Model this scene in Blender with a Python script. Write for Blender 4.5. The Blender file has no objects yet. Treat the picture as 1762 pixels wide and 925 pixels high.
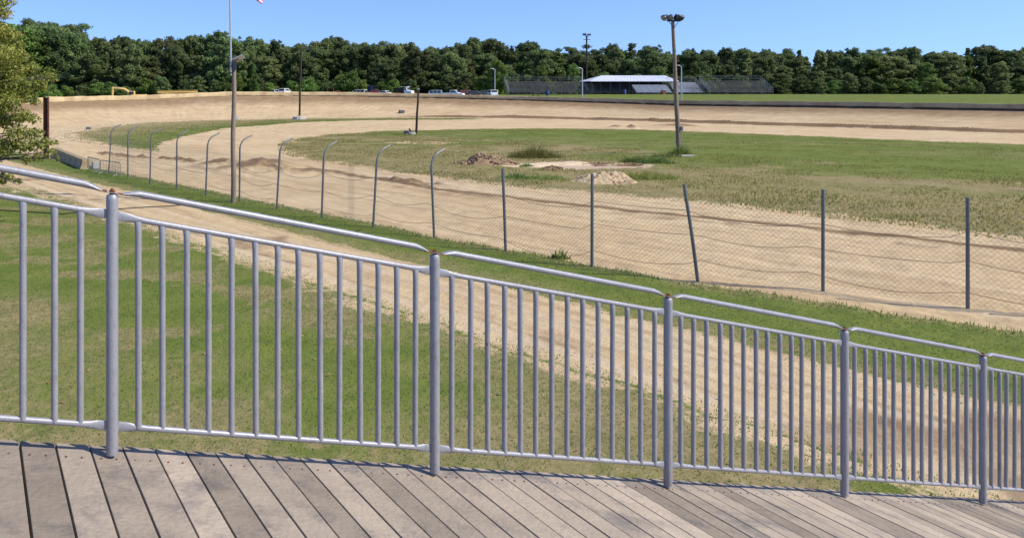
import bpy, bmesh, math, random
import numpy as np
from mathutils import Vector, Matrix
random.seed(7)
rng = np.random.default_rng(7)
S = bpy.context.scene
COL = S.collection
R = math.radians

# ------------------------------------------------------------------ camera, sky, sun, exposure
EYE, FOC, CX, HY, FW, FH = 4.86, 1400.0, 600.0, 160.0, 1762.0, 925.0
cam_d = bpy.data.cameras.new("camera")
cam = bpy.data.objects.new("camera", cam_d)
COL.objects.link(cam)
cam.location = (0, 0, EYE)
cam.rotation_euler = (R(90), 0, 0)
cam_d.sensor_fit = 'HORIZONTAL'
cam_d.sensor_width = 36
cam_d.lens = FOC / FW * 36
cam_d.shift_x = (FW / 2 - CX) / FW
cam_d.shift_y = -(FH / 2 - HY) / FW
cam_d.clip_start = 0.05
cam_d.clip_end = 12000
S.camera = cam

SUN_EL, SUN_AZ = 44.0, 109.0        # azimuth clockwise from +Y (view direction) towards +X (right)
w = bpy.data.worlds.new("World")
S.world = w
w.use_nodes = True
nt = w.node_tree
bg = nt.nodes["Background"]
sky = nt.nodes.new("ShaderNodeTexSky")
sky.sky_type = 'NISHITA'
sky.sun_disc = False
sky.sun_elevation = R(SUN_EL)
sky.sun_rotation = R(SUN_AZ)
sky.altitude = 0
sky.air_density = 1.0
sky.dust_density = 0.1
sky.ozone_density = 2.6
# a clear dry day: the horizon keeps the deeper blue of the sky a little higher up
tcw = nt.nodes.new("ShaderNodeTexCoord")
vadd = nt.nodes.new("ShaderNodeVectorMath"); vadd.operation = 'ADD'; vadd.inputs[1].default_value = (0, 0, 0.13)
vnorm = nt.nodes.new("ShaderNodeVectorMath"); vnorm.operation = 'NORMALIZE'
nt.links.new(tcw.outputs['Generated'], vadd.inputs[0]); nt.links.new(vadd.outputs[0], vnorm.inputs[0]); nt.links.new(vnorm.outputs[0], sky.inputs[0])
hsw = nt.nodes.new("ShaderNodeHueSaturation"); hsw.inputs['Saturation'].default_value = 1.0; hsw.inputs['Value'].default_value = 1.2
nt.links.new(sky.outputs[0], hsw.inputs['Color']); mulw = nt.nodes.new("ShaderNodeMix"); mulw.data_type = 'RGBA'; mulw.blend_type = 'MULTIPLY'; mulw.inputs[0].default_value = 1.0
mulw.inputs[7].default_value = (0.66, 0.735, 0.98, 1)
nt.links.new(hsw.outputs[0], mulw.inputs[6]); nt.links.new(mulw.outputs[2], bg.inputs[0])
bg.inputs[1].default_value = 0.145
sun_d = bpy.data.lights.new("sun", 'SUN')
sun_d.energy = 4.7
sun_d.angle = R(0.53)
sun_d.color = (1.0, 0.93, 0.80)
sun = bpy.data.objects.new("sun", sun_d)
COL.objects.link(sun)
sd = Vector((math.sin(R(SUN_AZ)) * math.cos(R(SUN_EL)), math.cos(R(SUN_AZ)) * math.cos(R(SUN_EL)), math.sin(R(SUN_EL))))
sun.rotation_euler = (-sd).to_track_quat('-Z', 'Y').to_euler()
sun.location = sd * 300
S.view_settings.view_transform = 'Standard'
S.view_settings.look = 'None'
S.view_settings.exposure = 0.42
S.view_settings.gamma = 1.0
S.render.engine = 'CYCLES'
S.cycles.use_denoising = True
S.cycles.max_bounces = 6
S.cycles.transparent_max_bounces = 8

# ------------------------------------------------------------------ helpers
def P(px, py, Y):                       # a point at distance Y seen at photo pixel px, py
    return Vector(((px - CX) / FOC * Y, Y, EYE - (py - HY) / FOC * Y))
def G(px, py, z=0.0):                   # the ground point seen at a photo pixel
    return P(px, py, (EYE - z) * FOC / (py - HY))
def lin(r, g, b):
    f = lambda c: (c / 255 / 12.92) if c / 255 <= 0.04045 else ((c / 255 + 0.055) / 1.055) ** 2.4
    return (f(r), f(g), f(b), 1)

class MB:
    def __init__(s):
        s.v, s.f, s.m = [], [], []
        s.mi = 0
    def add(s, vs, fs):
        b = len(s.v)
        s.v += [tuple(p) for p in vs]
        s.f += [tuple(i + b for i in f) for f in fs]
        s.m += [s.mi] * len(fs)
        return s
    def box(s, c, size, M=None, bev=0.0):
        bm = bmesh.new()
        bmesh.ops.create_cube(bm, size=1)
        bmesh.ops.scale(bm, vec=size, verts=bm.verts)
        if bev:
            bmesh.ops.bevel(bm, geom=bm.edges[:], offset=bev, segments=2, affect='EDGES', profile=0.6)
        if M is not None:
            bmesh.ops.transform(bm, matrix=M.to_4x4(), verts=bm.verts)
        bmesh.ops.translate(bm, vec=c, verts=bm.verts)
        bm.verts.index_update()
        s.add([p.co for p in bm.verts], [[q.index for q in f.verts] for f in bm.faces])
        bm.free()
        return s
    def sweep(s, pts, rads, n=10, side=None, cap=True):
        """rads: radius or (side radius, up radius) per point"""
        pts = [Vector(p) for p in pts]
        if not isinstance(rads, (list, tuple)):
            rads = [rads] * len(pts)
        rings, prev = [], None
        for i, p in enumerate(pts):
            a = pts[max(i - 1, 0)]
            b = pts[min(i + 1, len(pts) - 1)]
            d = (b - a).normalized()
            if side is not None:
                x = Vector(side)
            elif prev is None:
                x = Vector((0, 0, 1)).cross(d) if abs(d.z) < 0.9 else Vector((0, 1, 0)).cross(d)
            else:
                x = prev
            x = (x - d * x.dot(d)).normalized()
            prev = x
            y = d.cross(x)
            r = rads[i]
            rx, ry = r if isinstance(r, (list, tuple)) else (r, r)
            rings.append([p + x * (rx * math.cos(k * 2 * math.pi / n)) + y * (ry * math.sin(k * 2 * math.pi / n)) for k in range(n)])
        vs = [q for r_ in rings for q in r_]
        fs = []
        for i in range(len(rings) - 1):
            for k in range(n):
                k2 = (k + 1) % n
                fs.append((i * n + k, i * n + k2, (i + 1) * n + k2, (i + 1) * n + k))
        if cap:
            fs.append(tuple(range(n - 1, -1, -1)))
            fs.append(tuple((len(rings) - 1) * n + k for k in range(n)))
        return s.add(vs, fs)
    def prism(s, prof, w0, w1=None, M=None, c=(0, 0, 0), wf=None):
        """side profile (x,z) extruded over y; wf(x,z) half width"""
        n = len(prof)
        vs = []
        for sg in (-1, 1):
            for (x, z) in prof:
                h = wf(x, z) if wf else w0 / 2
                vs.append(Vector((x, sg * h, z)))
        if M is not None:
            vs = [M @ q for q in vs]
        vs = [q + Vector(c) for q in vs]
        fs = [tuple(range(n)), tuple(range(2 * n - 1, n - 1, -1))]
        for i in range(n):
            j = (i + 1) % n
            fs.append((i, i + n, j + n, j))
        return s.add(vs, fs)
    def build(s, name, mat, parent=None, smooth=False, origin=None):
        me = bpy.data.meshes.new(name)
        off = Vector(origin) if origin is not None else (Vector(parent['wl']) if parent is not None else Vector((0, 0, 0)))
        me.from_pydata([tuple(Vector(p) - off) for p in s.v], [], s.f)
        for m in (mat if isinstance(mat, (list, tuple)) else [mat]):
            me.materials.append(m)
        if any(s.m):
            me.polygons.foreach_set('material_index', s.m)
        bm = bmesh.new(); bm.from_mesh(me)
        bmesh.ops.recalc_face_normals(bm, faces=bm.faces)
        bm.to_mesh(me); bm.free()
        if smooth:
            me.polygons.foreach_set('use_smooth', [True] * len(me.polygons))
            try: me.set_sharp_from_angle(angle=R(40))
            except Exception: pass
        o = bpy.data.objects.new(name, me)
        COL.objects.link(o)
        o['wl'] = tuple(off)
        if parent is not None:
            o.parent = parent
        else:
            o.location = off
        return o

def np_obj(name, V, F, mat, parent=None, attrs=None, off=(0, 0, 0), smooth=False):
    """fast mesh from arrays; F is (k,3) or (k,4)"""
    V = np.asarray(V, np.float32) - np.asarray(off, np.float32)
    F = np.asarray(F, np.int32)
    me = bpy.data.meshes.new(name)
    k = F.shape[1]
    me.vertices.add(len(V)); me.vertices.foreach_set('co', V.ravel())
    me.loops.add(F.size); me.loops.foreach_set('vertex_index', F.ravel())
    me.polygons.add(len(F))
    me.polygons.foreach_set('loop_start', np.arange(0, F.size, k, dtype=np.int32))
    me.polygons.foreach_set('loop_total', np.full(len(F), k, np.int32))
    if smooth: me.polygons.foreach_set('use_smooth', np.ones(len(F), bool))
    for an, arr in (attrs or {}).items():
        a = me.attributes.new(an, 'FLOAT', 'POINT')
        a.data.foreach_set('value', np.asarray(arr, np.float32))
    me.update(calc_edges=True)
    me.materials.append(mat)
    o = bpy.data.objects.new(name, me)
    COL.objects.link(o)
    o['wl'] = tuple(off)
    if parent is not None: o.parent = parent
    else: o.location = off
    return o

def thing(name, label, cat, loc, group=None, rz=0.0):
    o = bpy.data.objects.new(name, None)
    COL.objects.link(o)
    o.empty_display_size = 0.3
    o.location = loc
    o.rotation_euler = (0, 0, rz)
    o['wl'] = tuple(loc) if rz == 0 else (0, 0, 0)
    o['label'] = label; o['category'] = cat
    if group: o['group'] = group
    return o
def tag(o, label, cat, group=None, kind=None):
    o['label'] = label; o['category'] = cat
    if group: o['group'] = group
    if kind: o['kind'] = kind
    return o
def local(o): o['wl'] = (0, 0, 0); return o        # parts of o are given in o's own coordinates
def copy_tree(o, loc, rz=0, scale=None, label=None, group=None):
    r = o.copy(); COL.objects.link(r)
    r.location = loc; r.rotation_euler = (0, 0, rz)
    if scale: r.scale = scale
    if label: r['label'] = label
    if group: r['group'] = group
    for ch in list(o.children):
        c = ch.copy(); COL.objects.link(c); c.parent = r
        for g_ in list(ch.children):
            d = g_.copy(); COL.objects.link(d); d.parent = c
    return r

# value noise ------------------------------------------------------
def _hash(i, j, seed):
    h = (i.astype(np.int64) * 374761393 + j.astype(np.int64) * 668265263 + seed * 1442695041) & 0xFFFFFFFF
    h = ((h ^ (h >> 13)) * 1274126177) & 0xFFFFFFFF
    return ((h ^ (h >> 16)) & 0xFFFF) / 65535.0
def vnoise(x, y, seed=0):
    xi, yi = np.floor(x), np.floor(y)
    fx, fy = x - xi, y - yi
    fx = fx * fx * (3 - 2 * fx); fy = fy * fy * (3 - 2 * fy)
    a = _hash(xi, yi, seed); b = _hash(xi + 1, yi, seed); c = _hash(xi, yi + 1, seed); d = _hash(xi + 1, yi + 1, seed)
    return (a * (1 - fx) + b * fx) * (1 - fy) + (c * (1 - fx) + d * fx) * fy
def fbm(x, y, seed=0, o=4):
    s, a, t = 0, 0.5, 0
    for k in range(o):
        s = s + a * vnoise(x * 2 ** k, y * 2 ** k, seed + k * 17); t += a; a *= 0.5
    return s / t
def sstep(a, b, x):
    t = np.clip((x - a) / (b - a), 0, 1)
    return t * t * (3 - 2 * t)

# ------------------------------------------------------------------ materials
def mat(name, base, rough=0.8, metal=0.0, var=0.15, scale=3.0, bump=0.0, bscale=20, second=None, thr=(0.45, 0.6), spec=0.3, coat=0):
    m = bpy.data.materials.new(name); m.use_nodes = True
    n = m.node_tree; N = n.nodes; L = n.links
    b = N["Principled BSDF"]
    b.inputs['Roughness'].default_value = rough
    b.inputs['Metallic'].default_value = metal
    b.inputs['Specular IOR Level'].default_value = spec
    if coat: b.inputs['Coat Weight'].default_value = coat
    tc = N.new('ShaderNodeTexCoord')
    no = N.new('ShaderNodeTexNoise'); no.inputs['Scale'].default_value = scale; no.inputs['Detail'].default_value = 6
    L.new(tc.outputs['Object'], no.inputs['Vector'])
    mx = N.new('ShaderNodeMix'); mx.data_type = 'RGBA'
    c = base
    mx.inputs[6].default_value = (c[0] * (1 - var), c[1] * (1 - var), c[2] * (1 - var), 1)
    mx.inputs[7].default_value = (min(1, c[0] * (1 + var)), min(1, c[1] * (1 + var)), min(1, c[2] * (1 + var)), 1)
    L.new(no.outputs[0], mx.inputs[0])
    out = mx.outputs[2]
    if second:
        n2 = N.new('ShaderNodeTexNoise'); n2.inputs['Scale'].default_value = scale * 0.7; n2.inputs['Detail'].default_value = 8; n2.inputs['Roughness'].default_value = 0.7
        L.new(tc.outputs['Object'], n2.inputs['Vector'])
        mr = N.new('ShaderNodeMapRange'); mr.inputs[1].default_value = thr[0]; mr.inputs[2].default_value = thr[1]
        L.new(n2.outputs[0], mr.inputs[0])
        m2 = N.new('ShaderNodeMix'); m2.data_type = 'RGBA'
        L.new(mr.outputs[0], m2.inputs[0]); L.new(out, m2.inputs[6]); m2.inputs[7].default_value = second
        out = m2.outputs[2]
    L.new(out, b.inputs['Base Color'])
    if bump:
        n3 = N.new('ShaderNodeTexNoise'); n3.inputs['Scale'].default_value = bscale; n3.inputs['Detail'].default_value = 5
        L.new(tc.outputs['Object'], n3.inputs['Vector'])
        bp = N.new('ShaderNodeBump'); bp.inputs['Strength'].default_value = bump; bp.inputs['Distance'].default_value = 0.02
        L.new(n3.outputs[0], bp.inputs['Height']); L.new(bp.outputs[0], b.inputs['Normal'])
    return m

M_ = {}
M_['galv'] = mat('galvanised', (0.275, 0.272, 0.288, 1), 0.45, 0.2, 0.12, 9, 0.08, 60, second=(0.20, 0.20, 0.215, 1), thr=(0.55, 0.75), spec=0.5)
def scuffs(m, col=(0.13, 0.06, 0.035, 1), lo=0.66, hi=0.74, sc=14):
    N = m.node_tree.nodes; L = m.node_tree.links; b = N["Principled BSDF"]; src = b.inputs['Base Color'].links[0].from_socket
    tc = N.new('ShaderNodeTexCoord'); mp = N.new('ShaderNodeMapping'); mp.inputs['Scale'].default_value = (1, 1, 0.35)
    no = N.new('ShaderNodeTexNoise'); no.inputs['Scale'].default_value = sc; no.inputs['Detail'].default_value = 8; no.inputs['Roughness'].default_value = 0.75
    L.new(tc.outputs['Object'], mp.inputs[0]); L.new(mp.outputs[0], no.inputs['Vector'])
    mr = N.new('ShaderNodeMapRange'); mr.inputs[1].default_value = lo; mr.inputs[2].default_value = hi; L.new(no.outputs[0], mr.inputs[0])
    mx = N.new('ShaderNodeMix'); mx.data_type = 'RGBA'; L.new(mr.outputs[0], mx.inputs[0]); L.new(src, mx.inputs[6]); mx.inputs[7].default_value = col
    L.new(mx.outputs[2], b.inputs['Base Color'])
scuffs(M_['galv'], lo=0.63, hi=0.72, sc=22)
scuffs(M_['galv'], (0.17, 0.17, 0.18, 1), 0.52, 0.72, 60)
scuffs(M_['galv'], (0.36, 0.355, 0.36, 1), 0.56, 0.72, 9)
M_['rust'] = mat('rust', (0.16, 0.055, 0.025, 1), 0.9, 0.1, 0.4, 30, 0.4, 90)
M_['post'] = mat('weathered_steel', (0.16, 0.17, 0.17, 1), 0.45, 0.5, 0.2, 6, 0.1, 60, second=(0.10, 0.07, 0.05, 1), thr=(0.6, 0.8))
M_['wire'] = mat('fence_wire', (0.16, 0.15, 0.14, 1), 0.5, 0.4, 0.2, 3)
M_['linewire'] = mat('rusty_wire', (0.10, 0.07, 0.05, 1), 0.7, 0.2, 0.2, 3)
M_['polewood'] = mat('pole_wood', (0.23, 0.17, 0.12, 1), 0.9, 0, 0.35, 4, 0.5, 30, second=(0.12, 0.085, 0.06, 1), thr=(0.5, 0.7))
M_['polepale'] = mat('grey_pole_wood', (0.22, 0.175, 0.135, 1), 0.9, 0, 0.3, 4, 0.5, 30, second=(0.12, 0.085, 0.06, 1), thr=(0.55, 0.75))
M_['poledark'] = mat('dark_pole_wood', (0.045, 0.032, 0.025, 1), 0.9, 0, 0.3, 4, 0.4, 30)
M_['ruststeel'] = mat('rusty_steel', (0.11, 0.04, 0.02, 1), 0.85, 0.2, 0.4, 5, 0.3, 40, second=(0.03, 0.025, 0.02, 1), thr=(0.45, 0.6))
M_['concrete'] = mat('concrete', (0.42, 0.40, 0.36, 1), 0.9, 0, 0.2, 2, 0.3, 40, second=(0.28, 0.26, 0.23, 1), thr=(0.5, 0.7))
M_['alu'] = mat('grey_lamp_steel', (0.40, 0.42, 0.43, 1), 0.4, 0.4, 0.1, 3)
M_['white'] = mat('white_paint', (0.78, 0.78, 0.77, 1), 0.35, 0, 0.05, 3, spec=0.5, coat=0.3)
M_['cream'] = mat('cream_paint', (0.62, 0.60, 0.54, 1), 0.45, 0, 0.08, 3)
M_['silver'] = mat('silver_paint', (0.45, 0.48, 0.52, 1), 0.3, 0.4, 0.05, 3, coat=0.5)
M_['red'] = mat('dark_red_paint', (0.16, 0.025, 0.02, 1), 0.4, 0, 0.15, 3, coat=0.3)
M_['dark'] = mat('dark_paint', (0.03, 0.033, 0.04, 1), 0.4, 0, 0.15, 3, coat=0.2)
M_['green'] = mat('dark_green_paint', (0.03, 0.055, 0.04, 1), 0.5, 0, 0.15, 3)
M_['yellow'] = mat('machine_yellow', (0.62, 0.40, 0.12, 1), 0.5, 0, 0.12, 1.5, second=(0.35, 0.2, 0.07, 1), thr=(0.6, 0.8))
M_['rustred'] = mat('faded_rust_red', (0.26, 0.085, 0.05, 1), 0.75, 0, 0.3, 2)
M_['blue'] = mat('blue_plastic', (0.02, 0.05, 0.16, 1), 0.4, 0, 0.1, 3)
M_['navy'] = mat('navy_steel', (0.012, 0.018, 0.045, 1), 0.6, 0, 0.2, 3)
M_['glass'] = mat('dark_glass', (0.02, 0.024, 0.028, 1), 0.2, 0, 0.1, 3, spec=0.35)
M_['rubber'] = mat('rubber', (0.025, 0.025, 0.026, 1), 0.9, 0, 0.2, 4)
M_['lampglass'] = mat('lamp_glass', (0.22, 0.21, 0.20, 1), 0.15, 0, 0.1, 3, spec=0.7)
M_['roofwhite'] = mat('white_sheet_roof', (0.60, 0.62, 0.67, 1), 0.4, 0.1, 0.08, 0.5, second=(0.42, 0.43, 0.47, 1), thr=(0.5, 0.75))
M_['seat'] = mat('grey_bleacher_plank', (0.12, 0.112, 0.105, 1), 0.7, 0, 0.25, 1.2)
M_['brightseat'] = mat('bright_bleacher_plank', (0.6, 0.61, 0.64, 1), 0.4, 0.3, 0.12, 1.2)
M_['steel'] = mat('bleacher_steel', (0.17, 0.165, 0.16, 1), 0.6, 0.3, 0.2, 1)
M_['bark'] = mat('bark', (0.10, 0.085, 0.07, 1), 0.95, 0, 0.35, 3, 0.6, 14)
M_['soil'] = mat('soil_clods', (0.27, 0.185, 0.105, 1), 0.95, 0, 0.3, 3, 0.8, 9, second=(0.14, 0.09, 0.055, 1), thr=(0.48, 0.62))
M_['sand'] = mat('sand_rubble', (0.44, 0.335, 0.195, 1), 0.95, 0, 0.25, 3, 0.9, 9, second=(0.20, 0.135, 0.08, 1), thr=(0.50, 0.60))
M_['plank'] = mat('weathered_plank', (0.30, 0.245, 0.185, 1), 0.85, 0, 0.3, 5, 0.4, 40, second=(0.15, 0.13, 0.115, 1), thr=(0.5, 0.7))
M_['panel'] = mat('solar_cell', (0.05, 0.07, 0.14, 1), 0.15, 0, 0.1, 3, spec=0.8)
M_['flagred'] = mat('flag_red', (0.55, 0.03, 0.045, 1), 0.7, 0, 0.08, 3)
M_['flagwhite'] = mat('flag_white', (0.78, 0.76, 0.74, 1), 0.7, 0, 0.05, 3)
M_['flagblue'] = mat('flag_blue', (0.02, 0.04, 0.18, 1), 0.7, 0, 0.08, 3)

def leaf_mat(name, c0, c1, c2=None, trans=0.3):
    m = bpy.data.materials.new(name); m.use_nodes = True
    n = m.node_tree; N = n.nodes; L = n.links
    N.remove(N["Principled BSDF"])
    at = N.new('ShaderNodeAttribute'); at.attribute_name = 'tone'
    oi = N.new('ShaderNodeObjectInfo')
    cr = N.new('ShaderNodeValToRGB')
    cr.color_ramp.elements[0].color = c0; cr.color_ramp.elements[1].color = c1
    if c2:
        e = cr.color_ramp.elements.new(0.93); e.color = c1; cr.color_ramp.elements[-1].color = c2
    L.new(at.outputs['Fac'], cr.inputs[0])
    hs = N.new('ShaderNodeHueSaturation')
    mr = N.new('ShaderNodeMapRange'); mr.inputs[3].default_value = 0.68; mr.inputs[4].default_value = 1.45
    L.new(oi.outputs['Random'], mr.inputs[0]); L.new(mr.outputs[0], hs.inputs['Value'])
    m2 = N.new('ShaderNodeMath'); m2.operation = 'MULTIPLY'; m2.inputs[1].default_value = 7.31
    L.new(oi.outputs['Random'], m2.inputs[0])
    m3 = N.new('ShaderNodeMath'); m3.operation = 'FRACT'; L.new(m2.outputs[0], m3.inputs[0])
    mh = N.new('ShaderNodeMapRange'); mh.inputs[3].default_value = 0.475; mh.inputs[4].default_value = 0.515
    L.new(m3.outputs[0], mh.inputs[0]); L.new(mh.outputs[0], hs.inputs['Hue'])
    L.new(cr.outputs[0], hs.inputs['Color'])
    d = N.new('ShaderNodeBsdfPrincipled'); d.inputs['Roughness'].default_value = 0.55; d.inputs['Specular IOR Level'].default_value = 0.25
    t = N.new('ShaderNodeBsdfTranslucent')
    L.new(hs.outputs[0], d.inputs['Base Color']); L.new(hs.outputs[0], t.inputs[0])
    mx = N.new('ShaderNodeMixShader'); mx.inputs[0].default_value = trans
    L.new(d.outputs[0], mx.inputs[1]); L.new(t.outputs[0], mx.inputs[2])
    L.new(mx.outputs[0], N["Material Output"].inputs[0])
    return m
M_['leaf_far'] = leaf_mat('wood_leaves', (0.066, 0.104, 0.038, 1), (0.215, 0.27, 0.095, 1), None, 0.48)
M_['leaf_lite'] = leaf_mat('bright_leaves', (0.06, 0.105, 0.02, 1), (0.17, 0.25, 0.05, 1))
M_['leaf_near'] = leaf_mat('near_leaves', (0.11, 0.155, 0.03, 1), (0.46, 0.43, 0.10, 1), (0.62, 0.40, 0.20, 1), 0.5)
M_['blade'] = leaf_mat('grass_blades', (0.10, 0.17, 0.035, 1), (0.19, 0.25, 0.06, 1), (0.34, 0.28, 0.14, 1), 0.5)
M_['blade_dry'] = leaf_mat('dry_grass_blades', (0.14, 0.175, 0.035, 1), (0.28, 0.25, 0.08, 1), (0.40, 0.31, 0.15, 1), 0.5)

# ------------------------------------------------------------------ terrain: an oval with axis t, width n
def TN(x, y): return -0.6 * x + 0.8 * y, 0.8 * x + 0.6 * y
def XY(t, n): return -0.6 * t + 0.8 * n, 0.8 * t + 0.6 * n
PH = np.array([0, 18, 39, 61, 82, 100, 119, 128, 150, 170, 180.0])
ZW = np.array([2.55, 2.98, 3.55, 4.15, 4.25, 3.5, 3.25, 2.9, 1.2, 0.12, 0.0])
RW = np.array([66, 66.5, 67, 69.6, 70.5, 68.8, 66.6, 65, 61, 57.6, 57.0])
ZO = np.array([4.5, 4.5, 4.45, 4.4, 4.2, 0.9, 1.6, 1.2, 0.5, 0.0, 0.0])
def polar(t, n, tc, nc):
    dt = np.maximum(t - tc, 0)
    r = np.hypot(dt, n - nc)
    ph = np.degrees(np.arctan2(dt, n - nc))
    return r, ph
def wallR(ph): return np.interp(ph, PH, RW)
def height(x, y, detail=True):
    x = np.asarray(x, float); y = np.asarray(y, float)
    t, n = TN(x, y)
    r, ph = polar(t, n, 85, 75)
    Rw = wallR(ph)
    zw = np.interp(ph, PH, ZW); zo = np.interp(ph, PH, ZO)
    zw = zw - np.where(ph < 1, np.clip((60 - t) / 200, 0, 0.6), 0)
    k = np.clip((r - 50) / (Rw - 50), 0, 1)
    z = zw * (0.35 * k + 0.65 * k * k * (1.6 - 0.6 * k))
    out = r - Rw
    zi = zw - 0.15 * np.clip(zw, 0, 1)
    zz = zi + (zo - zi) * sstep(0.5, 34, out)
    z = np.where(out > 0.35, zz, z)
    if detail:
        # ruts, furrows, ridge at the foot of the banking
        ridge = np.exp(-((r - 49.6 + 0.5 * (fbm(t * 0.25, n * 0.25, 5) - 0.5)) / 0.45) ** 2) * sstep(70, 30, ph) * (0.25 + 0.5 * fbm(t * 0.6, n * 0.6, 8))
        z = z + ridge * 0.5 * (t > 20)
        led = sstep(64, 40, ph) * (n > 75) * (0.6 + 0.8 * fbm(t * 0.15, n * 0.05, 18)) * sstep(-0.25, 0.35, r - 49.9 + 1.2 * (fbm(t * 0.2, n * 0.2, 19) - 0.5))
        z = z + 0.42 * led * np.exp(-np.clip(r - 50, 0, None) / 4.0) * (out < 0)
        fl = furrow(t, n)
        z = z + fl * (fbm(x * 1.6, y * 1.6, 31) - 0.35) * 0.7
        for (mx_, my_, sx, sy, h) in MOUNDS:
            z = z + h * np.exp(-(((x - mx_) / sx) ** 2 + ((y - my_) / sy) ** 2)) * (0.7 + 0.6 * fbm(x * 1.8, y * 1.8, 77))
        tr = (out < 0.3) & (n > 18.6)
        z = z + np.where(tr, 1, 0.6) * np.where((r > 50) & (ph < 150), 0.35, 1) * ((fbm(x * 0.7, y * 0.7, 3) - 0.5) * 0.14 + (fbm(x * 2.6, y * 2.6, 4) - 0.5) * 0.06)
        pe = ((x - 16.4) / 3.4) ** 2 + ((y - 54.6) / 1.9) ** 2
        z = z - 0.22 * sstep(1.5, 0.6, pe + (fbm(x * 0.8, y * 0.8, 9) - 0.5))
    return z
def furrow(t, n):
    c = np.interp(t, [30, 38, 42, 46, 55, 61, 68], [29.5, 29.0, 27.2, 25.6, 25.6, 23.6, 22.5]) + 1.4 * (fbm(t * 0.22, n * 0.1, 12) - 0.5)
    return np.exp(-((n - c) / 0.8) ** 2) * sstep(26, 36, t) * sstep(74, 62, t) * (0.35 + 0.65 * sstep(0.35, 0.6, fbm(t * 0.35, n * 0.5, 15)))
MOUNDS = [(G(455, 290).x, G(455, 290).y, 2.3, 1.8, 0.62), (G(372, 288).x, G(372, 288).y, 1.4, 1.1, 0.42), (G(545, 297).x, G(545, 297).y, 2.2, 0.9, 0.22),
          (G(415, 294).x, G(415, 294).y, 2.0, 0.8, 0.22), (G(1060, 221).x, G(1060, 221).y, 1.2, 1.4, 0.42), (G(1088, 221.5).x, G(1088, 221.5).y, 0.8, 1.1, 0.5),
          (G(1165, 217).x, G(1165, 217).y, 3.0, 4.0, 0.35)]
def gz(x, y): return float(height(np.array([x]), np.array([y]))[0])

u = np.concatenate([np.linspace(-7, -0.62, 40), np.linspace(-0.60, 1.02, 820), np.linspace(1.05, 7, 40)])
yr = np.concatenate([[-160, -60, -20, -6, 0, 4, 7], np.geomspace(9, 300, 860), np.geomspace(306, 5200, 30)])
XX = u[None, :] * np.maximum(yr, 14)[:, None]
YY = np.repeat(yr[:, None], len(u), 1)
tt, nn = TN(XX, YY)
r1, ph1 = polar(tt, nn, 85, 75)
Rw1 = wallR(ph1)
r2, _p = polar(tt, nn, 47, 65)
r3, _p = polar(tt, nn, 66, 73)
def poly_dist(pts):
    # signed distance to a closed outline on the ground, negative inside
    pts = np.array(pts); d = np.full(XX.shape, 1e9); ins = np.zeros(XX.shape, bool)
    for (x0_, y0_), (x1_, y1_) in zip(pts, np.roll(pts, -1, 0)):
        ex_, ey_ = x1_ - x0_, y1_ - y0_
        k_ = np.clip(((XX - x0_) * ex_ + (YY - y0_) * ey_) / (ex_ * ex_ + ey_ * ey_), 0, 1)
        d = np.minimum(d, np.hypot(XX - x0_ - k_ * ex_, YY - y0_ - k_ * ey_))
        c_ = ((y0_ > YY) != (y1_ > YY))
        with np.errstate(all='ignore'):
            ins ^= c_ & (XX < (x1_ - x0_) * (YY - y0_) / (y1_ - y0_ + 1e-12) + x0_)
    return np.where(ins, -d, d)
ISL = [tuple(G(*p))[:2] for p in ((478, 250), (487, 243), (504, 238.5), (541, 233.6), (600, 228.5), (640, 226), (700, 224), (800, 222), (900, 221), (1000, 221), (1100, 223), (1200, 226))] + \
      [XY(-30, 97), XY(-30, 33)] + [tuple(G(*p))[:2] for p in ((1199, 349), (1091, 341), (1005, 331), (940, 327), (880, 322), (800, 314), (733, 303), (655, 295), (606, 286), (555, 278), (516, 274), (487, 266), (478, 258))]
RNG = [XY(-30, 118)] + [tuple(G(*p))[:2] for p in ((1200, 215), (1000, 208), (800, 206), (640, 207), (520, 210.5), (450, 216.5), (397, 221), (355, 228.4), (311, 237.6), (290, 245), (281, 251), (282.7, 263), (289, 273.5), (305, 282))] + [XY(40, 25), XY(-30, 22)]
wob = lambda s, a, sd_: a * (fbm(XX * s, YY * s, sd_) - 0.5)
d_isl = poly_dist(ISL) + wob(0.25, 2.0, 21) + wob(0.8, 1.4, 22)
d_rng = poly_dist(RNG) + wob(0.25, 1.6, 23) + wob(0.9, 0.8, 24)
out1 = r1 - Rw1
front = (ph1 > 150)
outside = out1 > 0.35
# zones: 0 ground 1 race track 2 infield grass 3 inner track 4 grass strip 5 road 6 verge
zone = np.full(XX.shape, 1)
zone[(r1 < 50)] = 3
zone[(r1 < 50) & (nn < 30.5) & (tt < 66)] = 1
strip = (d_rng > 0) & (r1 < 49.5) & (tt > 20) & (nn > np.interp(tt, [50, 62, 75, 90], [27, 25, 27, 22]))
zone[strip] = 4
zone[d_isl < 0] = 2
zone[outside] = 0
fence_n = np.interp(tt, [-30, 5, 11.5, 20, 60], [25.0, 20.8, 19.5, 18.85, 18.3])
spect = (nn < fence_n) & (nn < 40)
zone[spect] = 0
road_hi = 15.6 + wob(0.25, 0.5, 41) + wob(1.2, 0.5, 42) + np.clip((10 - tt) * 0.06, 0, 2)
road_lo = 11.6 + wob(0.25, 0.6, 43) + wob(1.2, 0.6, 44) - np.clip((tt - 36) * 0.04, 0, 1)
road = (nn > road_lo) & (nn < road_hi)
zone[spect & road] = 5
zone[spect & (nn >= road_hi)] = 6
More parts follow.
